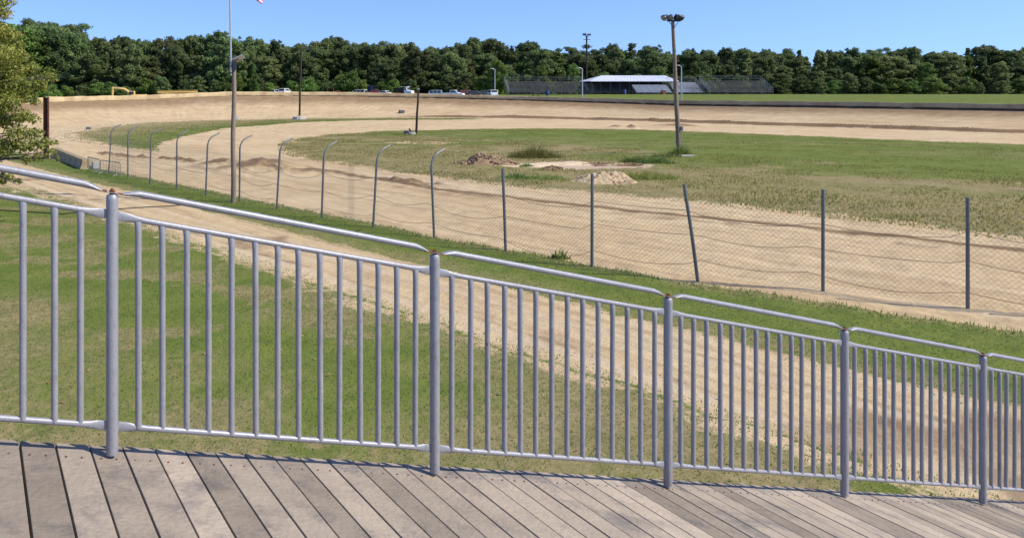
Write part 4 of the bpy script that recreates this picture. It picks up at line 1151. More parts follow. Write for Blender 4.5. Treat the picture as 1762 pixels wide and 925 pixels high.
# ------------------------------------------------------------------ vehicles and machines beyond the wall
def wheel(t, c, r=0.33, w_=0.22, axis=(0, 1, 0)):
    a = Vector(axis)
    mb = MB(); mb.sweep([c - a * w_ / 2, c - a * w_ * .4, c + a * w_ * .4, c + a * w_ / 2], [r * .9, r, r, r * .9], 18)
    wh = mb.build('wheel', M_['rubber'], t, True)
    mb = MB(); mb.sweep([c - a * (w_ / 2 + .012), c + a * (w_ / 2 + .012)], r * .58, 12); mb.build('rim', M_['alu'], wh, True)
def bevel_obj(o, wd=0.04, seg=2):
    m = o.modifiers.new('bevel', 'BEVEL'); m.width = wd; m.segments = seg; m.limit_method = 'ANGLE'; m.angle_limit = R(25)
    return o
def car(px, Y, heading, paint, label, style='sedan', group='vehicles parked beyond the far wall', dz=0.0, sc=1.0):
    x = (px - CX) / FOC * Y
    z = gz(x, Y) + dz
    t = thing('parked_car' if style in ('sedan', 'wagon', 'suv') else ('pickup_truck' if style == 'pickup' else 'camper_van'), label,
              'car' if style in ('sedan', 'wagon', 'suv') else ('pickup' if style == 'pickup' else 'van'), (x, Y, z), group, rz=heading)
    local(t); t.scale = (sc, sc, sc)
    if style in ('sedan', 'wagon'):
        ln, wd_, ht = 4.5, 1.75, 1.45
        body = [(-2.25, 0.35), (-2.25, 0.8), (-1.9, 0.92), (1.0, 0.95), (2.1, 0.78), (2.25, 0.6), (2.25, 0.35)]
        cab = [(-1.95 if style == 'wagon' else -1.55, 0.92), (-1.75 if style == 'wagon' else -0.95, 1.42), (0.35, 1.45), (1.15, 0.94)]
    elif style == 'suv':
        ln, wd_, ht = 4.7, 1.85, 1.75
        body = [(-2.3, 0.4), (-2.3, 1.05), (1.15, 1.08), (2.2, 0.95), (2.35, 0.7), (2.35, 0.4)]
        cab = [(-2.25, 1.05), (-2.05, 1.72), (0.5, 1.75), (1.2, 1.06)]
    elif style == 'pickup':
        ln, wd_, ht = 5.4, 1.9, 1.8
        body = [(-2.7, 0.5), (-2.7, 1.1), (1.3, 1.12), (2.55, 1.0), (2.7, 0.8), (2.7, 0.5)]
        cab = [(-0.75, 1.1), (-0.6, 1.78), (0.75, 1.8), (1.5, 1.1)]
    else:
        ln, wd_, ht = 6.0, 2.1, 2.4
        body = [(-3.0, 0.4), (-3.0, 1.2), (2.0, 1.2), (2.9, 1.0), (3.0, 0.7), (3.0, 0.4)]
        cab = [(-3.0, 1.19), (-2.95, 2.3), (-2.8, 2.4), (1.2, 2.38), (1.9, 1.95), (2.1, 1.19)]
    mb = MB(); mb.prism(body, wd_); bevel_obj(mb.build('body', paint, t), 0.06)
    zt = max(q[1] for q in cab); zb = min(q[1] for q in cab)
    wf = lambda xx, zz: wd_ / 2 * (0.97 - 0.16 * (zz - zb) / (zt - zb))
    mb = MB(); mb.prism(cab, wd_, wf=wf); bevel_obj(mb.build('cabin', paint, t), 0.05)
    # glazing
    x0, x1 = cab[0][0], cab[-1][0]
    xr0, xr1 = cab[1][0], cab[-2][0]
    for sg in (-1, 1):
        mb = MB()
        def pt(f, hgt):
            zz = zb + (zt - zb) * hgt
            xx = (x0 + (xr0 - x0) * hgt) * (1 - f) + (x1 + (xr1 - x1) * hgt) * f
            return (xx, sg * (wf(xx, zz) + 0.008), zz)
        for f0, f1 in ((0.1, 0.36), (0.40, 0.64), (0.68, 0.92)):
            a4 = [pt(f0, .12), pt(f1, .12), pt(f1, .86), pt(f0, .86)]
            b4_ = [(p[0], p[1] - sg * 0.02, p[2]) for p in a4]
            mb.add(a4 + b4_, [(0, 1, 2, 3), (7, 6, 5, 4), (0, 4, 5, 1), (1, 5, 6, 2), (2, 6, 7, 3), (3, 7, 4, 0)])
        mb.build('side_windows', M_['glass'], t)
    for f in (0, 1):
        mb = MB()
        xa, xb = (x0, xr0) if f == 0 else (x1, xr1)
        dx = -0.012 if f == 0 else 0.012
        qs = []
        for hgt, s in ((0.12, -1), (0.12, 1), (0.86, 1), (0.86, -1)):
            zz = zb + (zt - zb) * hgt; xx = xa + (xb - xa) * hgt
            qs.append((xx + dx, s * wf(xx, zz) * 0.86, zz + 0.012))
        q2 = [(p[0] - dx * 2, p[1], p[2] - 0.02) for p in qs]
        mb.add(qs + q2, [(0, 1, 2, 3), (7, 6, 5, 4), (0, 4, 5, 1), (1, 5, 6, 2), (2, 6, 7, 3), (3, 7, 4, 0)])
        mb.build('rear_window' if f == 0 else 'windscreen', M_['glass'], t)
    for sx in (-1, 1):
        for sy in (-1, 1):
            wheel(t, Vector((sx * ln * 0.31, sy * (wd_ / 2 - 0.08), 0.33)))
    for sy in (-1, 1):
        mb = MB(); mb.box((body[-1][0] + 0.005, sy * wd_ * 0.36, 0.66 if style != 'pickup' else 0.85), (0.06, 0.3, 0.14), None, 0.02); mb.build('headlight', M_['lampglass'], t)
        mb = MB(); mb.box((body[0][0] - 0.005, sy * wd_ * 0.4, 0.72), (0.05, 0.16, 0.2), None, 0.015); mb.build('tail_light', M_['red'], t)
    return t
# heading: 0 = nose to the right
car(474, 200, R(118), M_['cream'], 'pale car left of the white car behind the tall pole', 'sedan')
car(491, 200, R(70), M_['white'], 'white car with dark windows just left of the tall pole', 'suv', dz=0.0)
car(617, 206, R(150), M_['cream'], 'white camper van left of the blue container', 'van', dz=-0.35, sc=0.72)
car(646, 202, R(10), M_['red'], 'dark red car between the camper van and the white hatchback', 'sedan')
car(664, 198, R(-42), M_['white'], 'white car left of the dump truck', 'sedan', dz=-0.1)
car(747, 205, R(172), M_['silver'], 'silver van right of the short infield pole', 'van', dz=-0.35, sc=0.68)
car(780, 198, R(-28), M_['white'], 'white pickup truck right of the silver van', 'pickup', dz=-0.3)
car(802, 203, R(14), M_['red'], 'dark red car right of the white pickup', 'wagon', dz=-0.15)
car(817, 201, R(8), M_['dark'], 'black car between the red car and the lamp post', 'sedan', dz=-0.2)
car(831, 204, R(185), M_['green'], 'dark green car left of the grey lamp post', 'wagon', dz=-0.2)
car(846.5, 200, R(95), M_['white'], 'white truck cab parked beside the grey lamp post', 'suv', dz=-0.35)

# dump truck
x = (697 - CX) / FOC * 203
t = thing('dump_truck', 'white dump truck with a dark tipping bed facing right', 'dump truck', (x, 203, gz(x, 203) - 0.1), 'vehicles parked beyond the far wall', rz=R(-32)); local(t); t.scale = (0.78, 0.78, 0.8)
mb = MB(); mb.prism([(0.1, 0.8), (0.1, 2.55), (0.9, 2.6), (1.35, 1.75), (2.7, 1.6), (2.85, 0.8)], 2.1, wf=lambda xx, zz: 1.05 - 0.10 * max(0, zz - 1.7)); cb = bevel_obj(mb.build('cab', M_['white'], t), 0.07)
for sg in (-1, 1):
    mb = MB(); mb.box((0.62, sg * 1.03, 2.1), (0.62, 0.05, 0.6), None, 0.02); mb.build('side_window', M_['glass'], cb)
mb = MB(); mb.box((1.14, 0, 2.15), (0.05, 1.7, 0.75), Matrix.Rotation(R(-28), 3, 'Y'), 0.01); mb.build('windscreen', M_['glass'], cb)
mb = MB(); mb.prism([(-3.6, 1.2), (-3.8, 2.5), (-0.15, 2.6), (-0.05, 1.2)], 2.3); bevel_obj(mb.build('tipping_bed', M_['poledark'], t), 0.04)
mb = MB(); mb.box((0.25, 0, 2.86), (1.9, 2.2, 0.12), None, 0.03); mb.build('cab_guard', M_['white'], t)
mb = MB(); mb.box((-0.5, 0, 0.85), (6.4, 0.9, 0.25), None, 0.03); mb.build('chassis', M_['dark'], t)
for xx in (2.0, -2.0, -3.0):
    for sy in (-1, 1): wheel(t, Vector((xx, sy * 0.95, 0.5)), 0.5, 0.3)
for sy in (-1, 1):
    mb = MB(); mb.box((2.83, sy * 0.75, 1.2), (0.08, 0.3, 0.2), None, 0.02); mb.build('headlight', M_['lampglass'], t)

# blue container
x = (639, 214)
xx = (638.5 - CX) / FOC * 212
t = thing('shipping_container', 'dark blue steel container under the trees beside the camper van', 'container', (xx, 212, gz(xx, 212) - 0.2), 'sheds beyond the far wall')
mb = MB(); mb.box((xx, 212, gz(xx, 212) + 1.1), (1.9, 5.5, 2.6), None, 0.03)
for i in range(9): mb.box((xx - 0.8 + i * 0.2, 209.22, gz(xx, 212) + 1.1), (0.07, 0.06, 2.4))
mb.build('body', M_['navy'], t)
mb = MB(); mb.box((xx + 0.1, 209.17, gz(xx, 212) + 1.1), (0.04, 0.04, 2.3)); mb.build('door_bar', M_['alu'], t)

# excavator: only boom, stick and cab roof clear the wall
Ye = 188
ex = (229 - CX) / FOC * Ye
zg = gz(ex, Ye)
t = thing('excavator', 'yellow excavator behind the left turn wall with its boom arched to the left', 'excavator', (ex, Ye, zg))
B_ = lambda px, py: P(px, py, Ye)
mb = MB()
side_y = (0, 1, 0)
mb.sweep([B_(224, 166), B_(220, 157.5), B_(214, 154), B_(205, 152.6), B_(196, 152.2)], [(0.22, 0.34), (0.22, 0.42), (0.22, 0.42), (0.2, 0.34), (0.18, 0.25)], 4, side=side_y)
bevel_obj(mb.build('boom', M_['yellow'], t), 0.03)
mb = MB(); mb.sweep([B_(194.5, 149.2), B_(193.6, 152.5), B_(193.2, 162), B_(193.5, 167)], [(0.16, 0.2), (0.2, 0.42), (0.18, 0.32), (0.14, 0.2)], 4, side=side_y); bevel_obj(mb.build('stick', M_['yellow'], t), 0.03)
mb = MB(); mb.sweep([B_(208, 151.2), B_(195, 149.6)], 0.07, 8); mb.build('hydraulic_ram', M_['alu'], t, True)
zc = zg
mb = MB()
bx0, by0 = ex, Ye
bkt = B_(194.5, 172)
mb.prism([(-0.5, -0.6), (0.5, -0.5), (0.6, 0.3), (0.1, 0.6), (-0.4, 0.4)], 1.0, c=tuple(bkt)); mb.build('bucket', M_['dark'], t)
mb = MB(); mb.box((bx0 + 1.4, by0, zc + 1.35), (3.2, 2.4, 0.95), None, 0.12); mb.build('engine_house', M_['yellow'], t)
mb = MB(); mb.box((bx0 - 0.1, by0 - 0.6, zc + 1.75), (1.3, 1.0, 1.6), None, 0.1); cb = mb.build('cab', M_['yellow'], t)
mb = MB(); mb.box((bx0 - 0.1, by0 - 1.105, zc + 1.95), (1.0, 0.03, 0.9), None, 0.02); mb.build('cab_window', M_['glass'], cb)
mb = MB(); mb.box((bx0 - 0.1, by0 - 0.6, zc + 2.6), (1.2, 0.95, 0.10), None, 0.03); mb.build('cab_roof', M_['alu'], cb)
for sy in (-1, 1):
    mb = MB(); mb.prism([(-1.6, 0.1), (-1.9, 0.45), (-1.6, 0.8), (2.2, 0.8), (2.5, 0.45), (2.2, 0.1)], 0.5, c=(bx0 + 0.4, by0 + sy * 1.0, zc)); mb.build('track', M_['rubber'], t)

# long yellow beam behind the wall
Yb = 190
a, b = P(271, 158.0, Yb), P(340, 157.0, Yb + 3)
t = thing('steel_beam', 'long flat yellow steel beam resting just behind the turn wall', 'beam', tuple((a + b) / 2))
d = b - a
mb = MB()
Mb = Matrix.Rotation(math.atan2(d.y, d.x), 3, 'Z') @ Matrix.Rotation(-math.asin(d.z / d.length), 3, 'Y')
for dz_, hh_ in ((0.24, 0.06), (-0.24, 0.06)): mb.box((a + b) / 2 + Vector((0, 0, dz_)), (d.length, 0.36, hh_), Mb, 0.008)
mb.box((a + b) / 2, (d.length - 0.01, 0.05, 0.42), Mb)
mb.build('girder', M_['yellow'], t)
for f in (0.12, 0.88):
    q_ = a.lerp(b, f); zz = gz(q_.x, q_.y)
    mb = MB(); mb.box((q_.x, q_.y, (q_.z - 0.28 + zz) / 2), (0.4, 0.7, q_.z - 0.28 - zz), None, 0.02); mb.build('trestle', M_['polewood'], t)

# rusty loader
Yl = 204
lx0 = (574 - CX) / FOC * Yl; zg = gz(lx0, Yl) - 0.7
t = thing('wheel_loader', 'faded rust red loader with bare uprights parked right of the tall pole', 'loader', (lx0, Yl, zg), 'vehicles parked beyond the far wall'); 
o_ = Vector((lx0, Yl, zg))
mb = MB(); mb.prism([(0.2, 0.5), (0.2, 1.3), (1.0, 1.45), (1.9, 1.2), (2.1, 0.6)], 1.1, c=o_); bevel_obj(mb.build('engine_cover', M_['rustred'], t), 0.06)
mb = MB(); mb.prism([(-1.9, 0.5), (-1.9, 1.05), (0.25, 1.15), (0.25, 0.5)], 1.3, c=o_); bevel_obj(mb.build('body', M_['rustred'], t), 0.05)
for xx_ in (-1.5, 0.0):
    for sy in (-0.55, 0.55):
        mb = MB(); mb.box(o_ + Vector((xx_, sy, 1.75)), (0.12, 0.1, 1.4), None, 0.01); mb.build('upright', M_['rustred'], t)
mb = MB(); mb.box(o_ + Vector((-0.75, 0, 2.48)), (1.9, 1.3, 0.07), None, 0.02); mb.build('canopy', M_['dark'], t)
for sy in (-0.75, 0.75):
    mb = MB(); mb.sweep([o_ + Vector((-0.2, sy, 1.5)), o_ + Vector((1.2, sy, 1.75)), o_ + Vector((2.2, sy, 1.1)), o_ + Vector((2.7, sy, 0.6))], [0.1, 0.13, 0.12, 0.1], 6); mb.build('lift_arm', M_['rustred'], t)
mb = MB(); mb.prism([(2.5, 0.1), (2.6, 0.9), (3.0, 0.5), (3.4, 0.15)], 1.9, c=o_); mb.build('bucket', M_['cream'], t)
for xx_, r_ in ((-1.2, 0.6), (1.4, 0.6)):
    for sy in (-0.75, 0.75): wheel(t, o_ + Vector((xx_, sy, r_)), r_, 0.35)

# ------------------------------------------------------------------ bleachers beyond the back straight
def bleacher(name, label, px0, px1, Y, rows_, mseat, x_end_slope=True, hrail=True, rise=0.30, tread=0.62, bays=8, z0=None):
    x0 = (px0 - CX) / FOC * Y; x1 = (px1 - CX) / FOC * Y
    zb = (gz((x0 + x1) / 2, Y) if z0 is None else z0)
    t = thing(name, label, 'bleachers', ((x0 + x1) / 2, Y, zb))
    for i in range(rows_):
        mb = MB()
        y = Y + i * tread; z = zb + 0.55 + i * rise
        mb.box(((x0 + x1) / 2, y, z), (x1 - x0, 0.26, 0.05), None, 0.006)
        mb.box(((x0 + x1) / 2, y + 0.30, z - 0.22), (x1 - x0, 0.24, 0.04), None, 0.006)
        mb.box(((x0 + x1) / 2, y + 0.44, z + 0.06), (x1 - x0, 0.03, 0.12), None, 0.004)
        mb.build('seat_row', mseat, t)
    for k_ in range(bays + 1):
        x = x0 + (x1 - x0) * k_ / bays
        mb = MB()
        mb.sweep([(x, Y - 0.2, zb + 0.25), (x, Y + (rows_ - 1) * tread + 0.3, zb + 0.25 + rows_ * rise)], 0.06, 5)
        for i in range(0, rows_ + 1, 3):
            y = Y + i * tread; mb.sweep([(x, y, zb - 0.2), (x, y, zb + 0.3 + i * rise)], 0.05, 5)
        mb.build('support_frame', M_['steel'], t)
    zt = zb + 0.55 + rows_ * rise; yt = Y + rows_ * tread
    if hrail:
        mb = MB()
        for dz_ in (0.35, 0.75, 1.1): mb.sweep([(x0, yt, zt + dz_), (x1, yt, zt + dz_)], 0.03, 5)
        for k_ in range(bays * 2 + 1):
            x = x0 + (x1 - x0) * k_ / (bays * 2); mb.sweep([(x, yt, zt - 0.6), (x, yt, zt + 1.1)], 0.03, 5)
        mb.build('back_rail', M_['post'], t)
        for x in (x0, x1):
            mb = MB()
            for dz_ in (0.4, 1.0): mb.sweep([(x, Y - 0.2, zb + 0.5 + dz_), (x, yt, zt + dz_)], 0.035, 5)
            for i in range(0, rows_ + 1, 2): mb.sweep([(x, Y + i * tread, zb + 0.4 + i * rise), (x, Y + i * tread, zb + 1.5 + i * rise)], 0.025, 5)
            mb.build('end_rail', M_['alu'], t)
    return t, (x0, x1, Y, yt, zb, zt)
YB = 205
b_, inf = bleacher('bleachers', 'long dark open bleachers left of the white roofed stand', 876, 1012, YB, 10, M_['seat'], bays=9)
# roofed stand
b_, (x0, x1, y0, y1, zb, zt) = bleacher('covered_stand', 'bleachers under a white sheet metal roof at the back straight', 1014, 1158, YB - 1, 8, M_['seat'], hrail=False, bays=9)
zr = P(1080, 139.8, YB).z; zr2 = P(1080, 130.3, YB + 9).z
xa, xb = (1011 - CX) / FOC * YB, (1163 - CX) / FOC * YB
mb = MB()
xm0, xm1 = (1031 - CX) / FOC * (YB + 9), (1139 - CX) / FOC * (YB + 9)
vs = [(xa, y0 - 1.0, zr), (xb, y0 - 1.0, zr), (xm1, y0 + 8.0, zr2), (xm0, y0 + 8.0, zr2), (xa, y0 + 9.5, zr), (xb, y0 + 9.5, zr)]
vs += [(v[0], v[1], v[2] - 0.12) for v in vs]
mb.add(vs, [(0, 1, 2, 3), (1, 5, 2), (0, 3, 4), (2, 5, 4, 3), (6, 9, 8, 7), (7, 8, 11), (6, 10, 9), (8, 9, 10, 11), (0, 6, 7, 1), (1, 7, 11, 5), (5, 11, 10, 4), (4, 10, 6, 0)])
rf = mb.build('roof', M_['roofwhite'], b_)
mb = MB()
for k_ in range(1, 24):
    f = k_ / 24
    a = Vector((xa + (xb - xa) * f, y0 - 1.0, zr + 0.02)); c = Vector((xm0 + (xm1 - xm0) * f, y0 + 8.0, zr2 + 0.02))
    mb.sweep([a, c], 0.02, 4)
mb.build('roof_seams', M_['silver'], rf)
for k_ in range(10):
    x = xa + 0.5 + (xb - xa - 1.0) * k_ / 9
    mb = MB(); mb.sweep([(x, y0 - 0.7, zb - 0.2), (x, y0 - 0.7, zr - 0.1)], 0.07, 6); mb.build('roof_post', M_['dark'], b_)
    mb = MB(); mb.sweep([(x, y0 + 7.8, zb - 0.2), (x, y0 + 7.8, zr + 0.2)], 0.07, 6); mb.build('roof_post', M_['dark'], b_)
mb = MB(); mb.box(((xa + xb) / 2, y0 + 8.6, (zb + zr) / 2), (xb - xa - 1.0, 0.08, zr - zb), None); mb.build('back_wall', M_['poledark'], b_)
# bright end bleachers
b2_, _i = bleacher('bleachers', 'bright pale bleachers at the right end beyond the floodlight pole', 1163, 1212, YB - 3, 9, M_['brightseat'], bays=4)
b2_, _i = bleacher('bleachers', 'small bright bleachers under the right part of the white roof', 1096, 1156, YB - 9.0, 7, M_['brightseat'], hrail=False, bays=5, rise=0.27, tread=0.5)
b2_, _i = bleacher('bleachers', 'open bleachers continuing beyond the right end of the pale ones', 1222, 1330, YB - 8, 10, M_['seat'], bays=7)
# low fence in front of the bleachers
x0, x1 = (872 - CX) / FOC * 200, (1020 - CX) / FOC * 196
t = thing('low_fence', 'chain link fence with thin posts in front of the bleachers', 'fence', ((x0 + x1) / 2, 199, 4.4))
A2, B2 = [], []
pp = [(x0 + (x1 - x0) * k_ / 14, 200 - 4 * k_ / 14) for k_ in range(15)]
for (x, y) in pp:
    z = gz(x, y)
    mb = MB(); mb.sweep([(x, y, z - 0.2), (x, y, z + 2.6)], 0.035, 5); mb.build('fence_post', M_['post'], t)
for hh_ in (0.1, 1.3, 2.6):
    mb = MB(); mb.sweep([(x, y, gz(x, y) + hh_) for (x, y) in pp], 0.025, 5); mb.build('fence_rail', M_['post'], t)
step = 0.16
nxx = int((x1 - x0) / step)
for i in range(nxx):
    xs0 = x0 + i * step; f = i / nxx
    y = 200 - 4 * f
    for sg in (1, -1):
        A2.append((xs0, y, 4.4 + (0.1 if sg > 0 else 2.6))); B2.append((xs0 + 2.5 * 0.6, y - 0.1, 4.4 + (2.6 if sg > 0 else 0.1)))
V, F = np_segments(np.array(A2), np.array(B2), 0.004)
np_obj('wire_mesh', V, F, M_['wire'], t, off=t['wl'])
# drums and clutter in front
def drum(px, Y, label):
    x = (px - CX) / FOC * Y; z = gz(x, Y)
    t = thing('barrel', label, 'barrel', (x, Y, z), 'blue barrels before the bleachers')
    c = Vector((x, Y, z))
    mb = MB(); mb.sweep([c + Vector((0, 0, q)) for q in (0, 0.04, 0.3, 0.33, 0.36, 0.62, 0.65, 0.68, 1.0, 1.05, 1.06)], [0.36, 0.40, 0.40, 0.42, 0.40, 0.40, 0.42, 0.40, 0.40, 0.36, 0.2], 16)
    mb.build('body', M_['blue'], t, True)
    mb = MB(); mb.sweep([c + Vector((0, 0, 1.06)), c + Vector((0, 0, 1.2)), c + Vector((0, 0, 1.24))], [0.38, 0.36, 0.2], 14); mb.build('lid', M_['navy'], t, True)
drum(942, 197, 'blue barrel on the grass in front of the dark open bleachers')
drum(1074.5, 196, 'blue barrel on the grass in front of the white roofed stand')
xx = (922 - CX) / FOC * 194; zz = gz(xx, 194)
t = thing('picnic_table', 'brown picnic table on the grass left of the blue barrel', 'picnic table', (xx, 194, zz))
mb = MB(); mb.box((xx, 194, zz + 0.75), (1.8, 0.75, 0.05), None, 0.01); mb.build('tabletop', M_['polewood'], t)
for sy in (-0.62, 0.62):
    mb = MB(); mb.box((xx, 194 + sy, zz + 0.45), (1.8, 0.25, 0.05), None, 0.01); mb.build('bench', M_['polewood'], t)
for sx in (-0.65, 0.65):
    mb = MB()
    for sy in (-1, 1): mb.sweep([(xx + sx, 194 + sy * 0.65, zz), (xx + sx, 194 + sy * 0.2, zz + 0.73)], 0.05, 4)
    mb.box((xx + sx, 194, zz + 0.4), (0.05, 1.4, 0.08)); mb.build('leg_frame', M_['poledark'], t)
xx = (1142 - CX) / FOC * 196; zz = gz(xx, 196)
t = thing('wooden_box', 'brown wooden box on the grass at the foot of the pale bleachers', 'box', (xx, 196, zz))
mb = MB(); mb.box((xx, 196, zz + 0.42), (0.8, 0.8, 0.84), None, 0.02); mb.build('body', M_['rustred'], t)
mb = MB(); mb.box((xx, 196, zz + 0.87), (0.9, 0.9, 0.07), None, 0.02); mb.build('lid', M_['polewood'], t)

# ------------------------------------------------------------------ trees
def leaf_cloud(blobs, n, size, seed, flat=0.55):
    """leaf faces through the volume of many clumps; returns V,F,tone"""
    r_ = np.random.default_rng(seed)
    B = np.array(blobs)                      # x y z rx ry rz
    vol = (B[:, 3] * B[:, 4] * B[:, 5]) ** 0.75
    pick = r_.choice(len(B), n, p=vol / vol.sum())
    d = r_.normal(size=(n, 3)); d /= np.linalg.norm(d, axis=1, keepdims=True)
    rad = r_.random(n) ** 0.38
    c = B[pick, :3] + d * rad[:, None] * B[pick, 3:6] * r_.uniform(0.8, 1.12, (n, 1))
    nrm = d * 0.8 + r_.normal(size=(n, 3)) * 0.75 + np.array([0, 0, 0.35])
    nrm /= np.linalg.norm(nrm, axis=1, keepdims=True)
    a = np.cross(nrm, r_.normal(size=(n, 3))); a /= np.linalg.norm(a, axis=1, keepdims=True)
    b = np.cross(nrm, a)
    s = size * r_.uniform(0.6, 1.35, (n, 1))
    V = np.stack([c - a * s, c - b * s * flat, c + a * s, c + b * s * flat], 1).reshape(-1, 3)
    F = np.arange(4 * n).reshape(-1, 4)
    bt = r_.random(len(B))
    tone = np.clip(0.35 * bt[pick] + 0.65 * r_.random(n), 0, 1)
    return V, F, np.repeat(tone, 4)

def make_crown(kind, seed, n):
    r_ = random.Random(seed)
    bl = []
    if kind == 'oak':
        for i in range(95):
            a = r_.uniform(0, 2 * math.pi); h = r_.uniform(0.10, 0.97)
            w_ = 0.30 * math.sin(math.pi * min(1, (h * 0.85 + 0.12))) ** 0.6
            rr = w_ * math.sqrt(r_.random()) * 1.0
            s_ = r_.uniform(0.035, 0.075)
            bl.append((rr * math.cos(a), rr * math.sin(a), h, s_ * 1.1, s_ * 1.1, s_ * 1.0))
    elif kind == 'tall':
        for i in range(90):
            a = r_.uniform(0, 2 * math.pi); h = r_.uniform(0.06, 0.98)
            w_ = 0.21 * (1.08 - h) ** 0.45
            rr = w_ * math.sqrt(r_.random())
            s_ = r_.uniform(0.03, 0.062)
            bl.append((rr * math.cos(a), rr * math.sin(a), h, s_ * 1.0, s_ * 1.0, s_ * 1.15))
    elif kind == 'pine':
        for i in range(80):
            h = 0.06 + 0.92 * (i / 80); a = r_.uniform(0, 2 * math.pi)
            rr = 0.20 * (1.03 - h) ** 0.8 * r_.uniform(0.3, 1)
            s_ = r_.uniform(0.032, 0.06) * (1.15 - 0.6 * h)
            bl.append((rr * math.cos(a), rr * math.sin(a), h, s_ * 1.3, s_ * 1.3, s_ * 0.75))
    elif kind == 'open':
        for i in range(50):
            a = r_.uniform(0, 2 * math.pi); h = r_.choice([0.15, 0.3, 0.45, 0.6, 0.75, 0.9]) + r_.uniform(-.06, .06)
            rr = 0.24 * math.sqrt(r_.random())
            s_ = r_.uniform(0.04, 0.075)
            bl.append((rr * math.cos(a), rr * math.sin(a), h, s_ * 1.2, s_ * 1.2, s_ * 0.7))
    else:   # round shrub-like
        for i in range(30):
            a = r_.uniform(0, 2 * math.pi); h = r_.uniform(0.1, 0.9)
            rr = 0.40 * math.sin(math.pi * min(0.98, h * 0.8 + 0.2)) ** 0.7 * math.sqrt(r_.random())
            s_ = r_.uniform(0.10, 0.17)
            bl.append((rr * math.cos(a), rr * math.sin(a), h, s_ * 1.1, s_ * 1.1, s_ * 0.85))
    if kind != 'round':              # small low boughs that close the crown towards the ground
        for i in range(12):
            a = r_.uniform(0, 2 * math.pi); h = r_.uniform(0.05, 0.35); rr = 0.22 * math.sqrt(r_.random())
            bl.append((rr * math.cos(a), rr * math.sin(a), h, 0.10, 0.10, 0.07))
        for i in range(14):          # twig ends that break the outline
            a = r_.uniform(0, 2 * math.pi); q_ = r_.choice(bl); k_ = 1.15
            bl.append((q_[0] * k_ + 0.05 * math.cos(a), q_[1] * k_ + 0.05 * math.sin(a), min(1.0, q_[2] + r_.uniform(0.0, 0.07)), 0.03, 0.03, 0.04))
    V, F, tone = leaf_cloud(bl, n, 0.0155 if kind != 'round' else 0.03, seed)
    return bl, V, F, tone
def make_trunk(bl, seed):
    r_ = random.Random(seed)
    mb = MB()
    mb.sweep([(0, 0, -0.03), (0.004, 0, 0.2), (0.01, 0.005, 0.5), (0.0, 0.01, 0.9)], [0.020, 0.016, 0.011, 0.003], 7)
    for b in r_.sample(bl, min(12, len(bl))):
        z0 = max(0.08, b[2] - 0.16)
        mb.sweep([(0.003, 0, z0), (b[0] * 0.5, b[1] * 0.5, (z0 + b[2]) / 2 + 0.01), (b[0], b[1], b[2])], [0.007, 0.004, 0.0015], 5)
    return mb
protos = []
for i, (kind, n) in enumerate([('oak', 20000), ('oak', 20000), ('tall', 17000), ('tall', 17000), ('oak', 20000), ('open', 11000), ('pine', 14000), ('round', 4500)]):
    bl, V, F, tone = make_crown(kind, 100 + i * 7, n)
    cm = np_obj('crown', V, F, M_['leaf_far'] if kind != 'round' else M_['leaf_lite'], attrs={'tone': tone})
    tm = make_trunk(bl, 40 + i).build('trunk', M_['bark'])
    lm = cm.data.copy(); lm.materials[0] = M_['leaf_lite']
    protos.append((kind, cm.data, tm.data, lm))
    bpy.data.objects.remove(cm); bpy.data.objects.remove(tm)
def tree(kind_i, loc, h, wscale, label, name='tree', group=None, light=False, cat='tree'):
    kind, cme, tme, lme = protos[kind_i]
    t = thing(name, label, cat, loc, group)
    t.rotation_euler = (0, 0, random.uniform(0, 6.28))
    t.scale = (h * wscale, h * wscale, h)
    for nm, me in (('crown', lme if light else cme), ('trunk', tme)):
        o = bpy.data.objects.new(nm, me); COL.objects.link(o); o.parent = t
    return t
SKX = [-60, 0, 30, 75, 100, 125, 140, 160, 200, 250, 300, 330, 370, 390, 410, 440, 480, 500, 530, 560, 590, 620, 650, 680, 705, 720, 750, 780, 800, 830, 860, 880, 900, 920, 940, 960, 990, 1030, 1060, 1075, 1110, 1130, 1150, 1170, 1200, 1300, 1400, 1500, 1600, 1762, 1850]
SKY_ = [40, 38, 38, 37, 40, 46, 70, 70, 67, 70, 70, 65, 57, 55, 70, 68, 75, 70, 81, 68, 65, 75, 72, 72, 73, 80, 75, 80, 67, 65, 72, 85, 80, 78, 85, 80, 78, 88, 82, 79, 80, 87, 84, 88, 86, 84, 88, 82, 86, 80, 84]
LM = [(-100, 'left edge'), (206, 'excavator boom'), (305, 'yellow beam'), (401, 'flagpole'), (517, 'tall dark pole'), (575, 'rust red loader'), (640, 'blue container'), (697, 'dump truck'), (780, 'white pickup'), (850, 'left lamp post'),
      (1009, 'distant floodlights'), (1080, 'white roofed stand'), (1165, 'leaning pole')]
ORD = ['first', 'second', 'third', 'fourth', 'fifth', 'sixth', 'seventh', 'eighth', 'ninth', 'tenth', 'eleventh', 'twelfth', 'thirteenth', 'fourteenth', 'fifteenth', 'sixteenth', 'seventeenth', 'eighteenth', 'nineteenth', 'twentieth']
cnt = {}
KW = {'oak': 'broad round', 'tall': 'tall narrow', 'pine': 'pointed', 'open': 'loose open', 'round': 'round'}
rt = random.Random(11)
def skyline(px): return float(np.interp(px, SKX, SKY_))
def zone_z(x, y): return gz(x, y) - 0.2
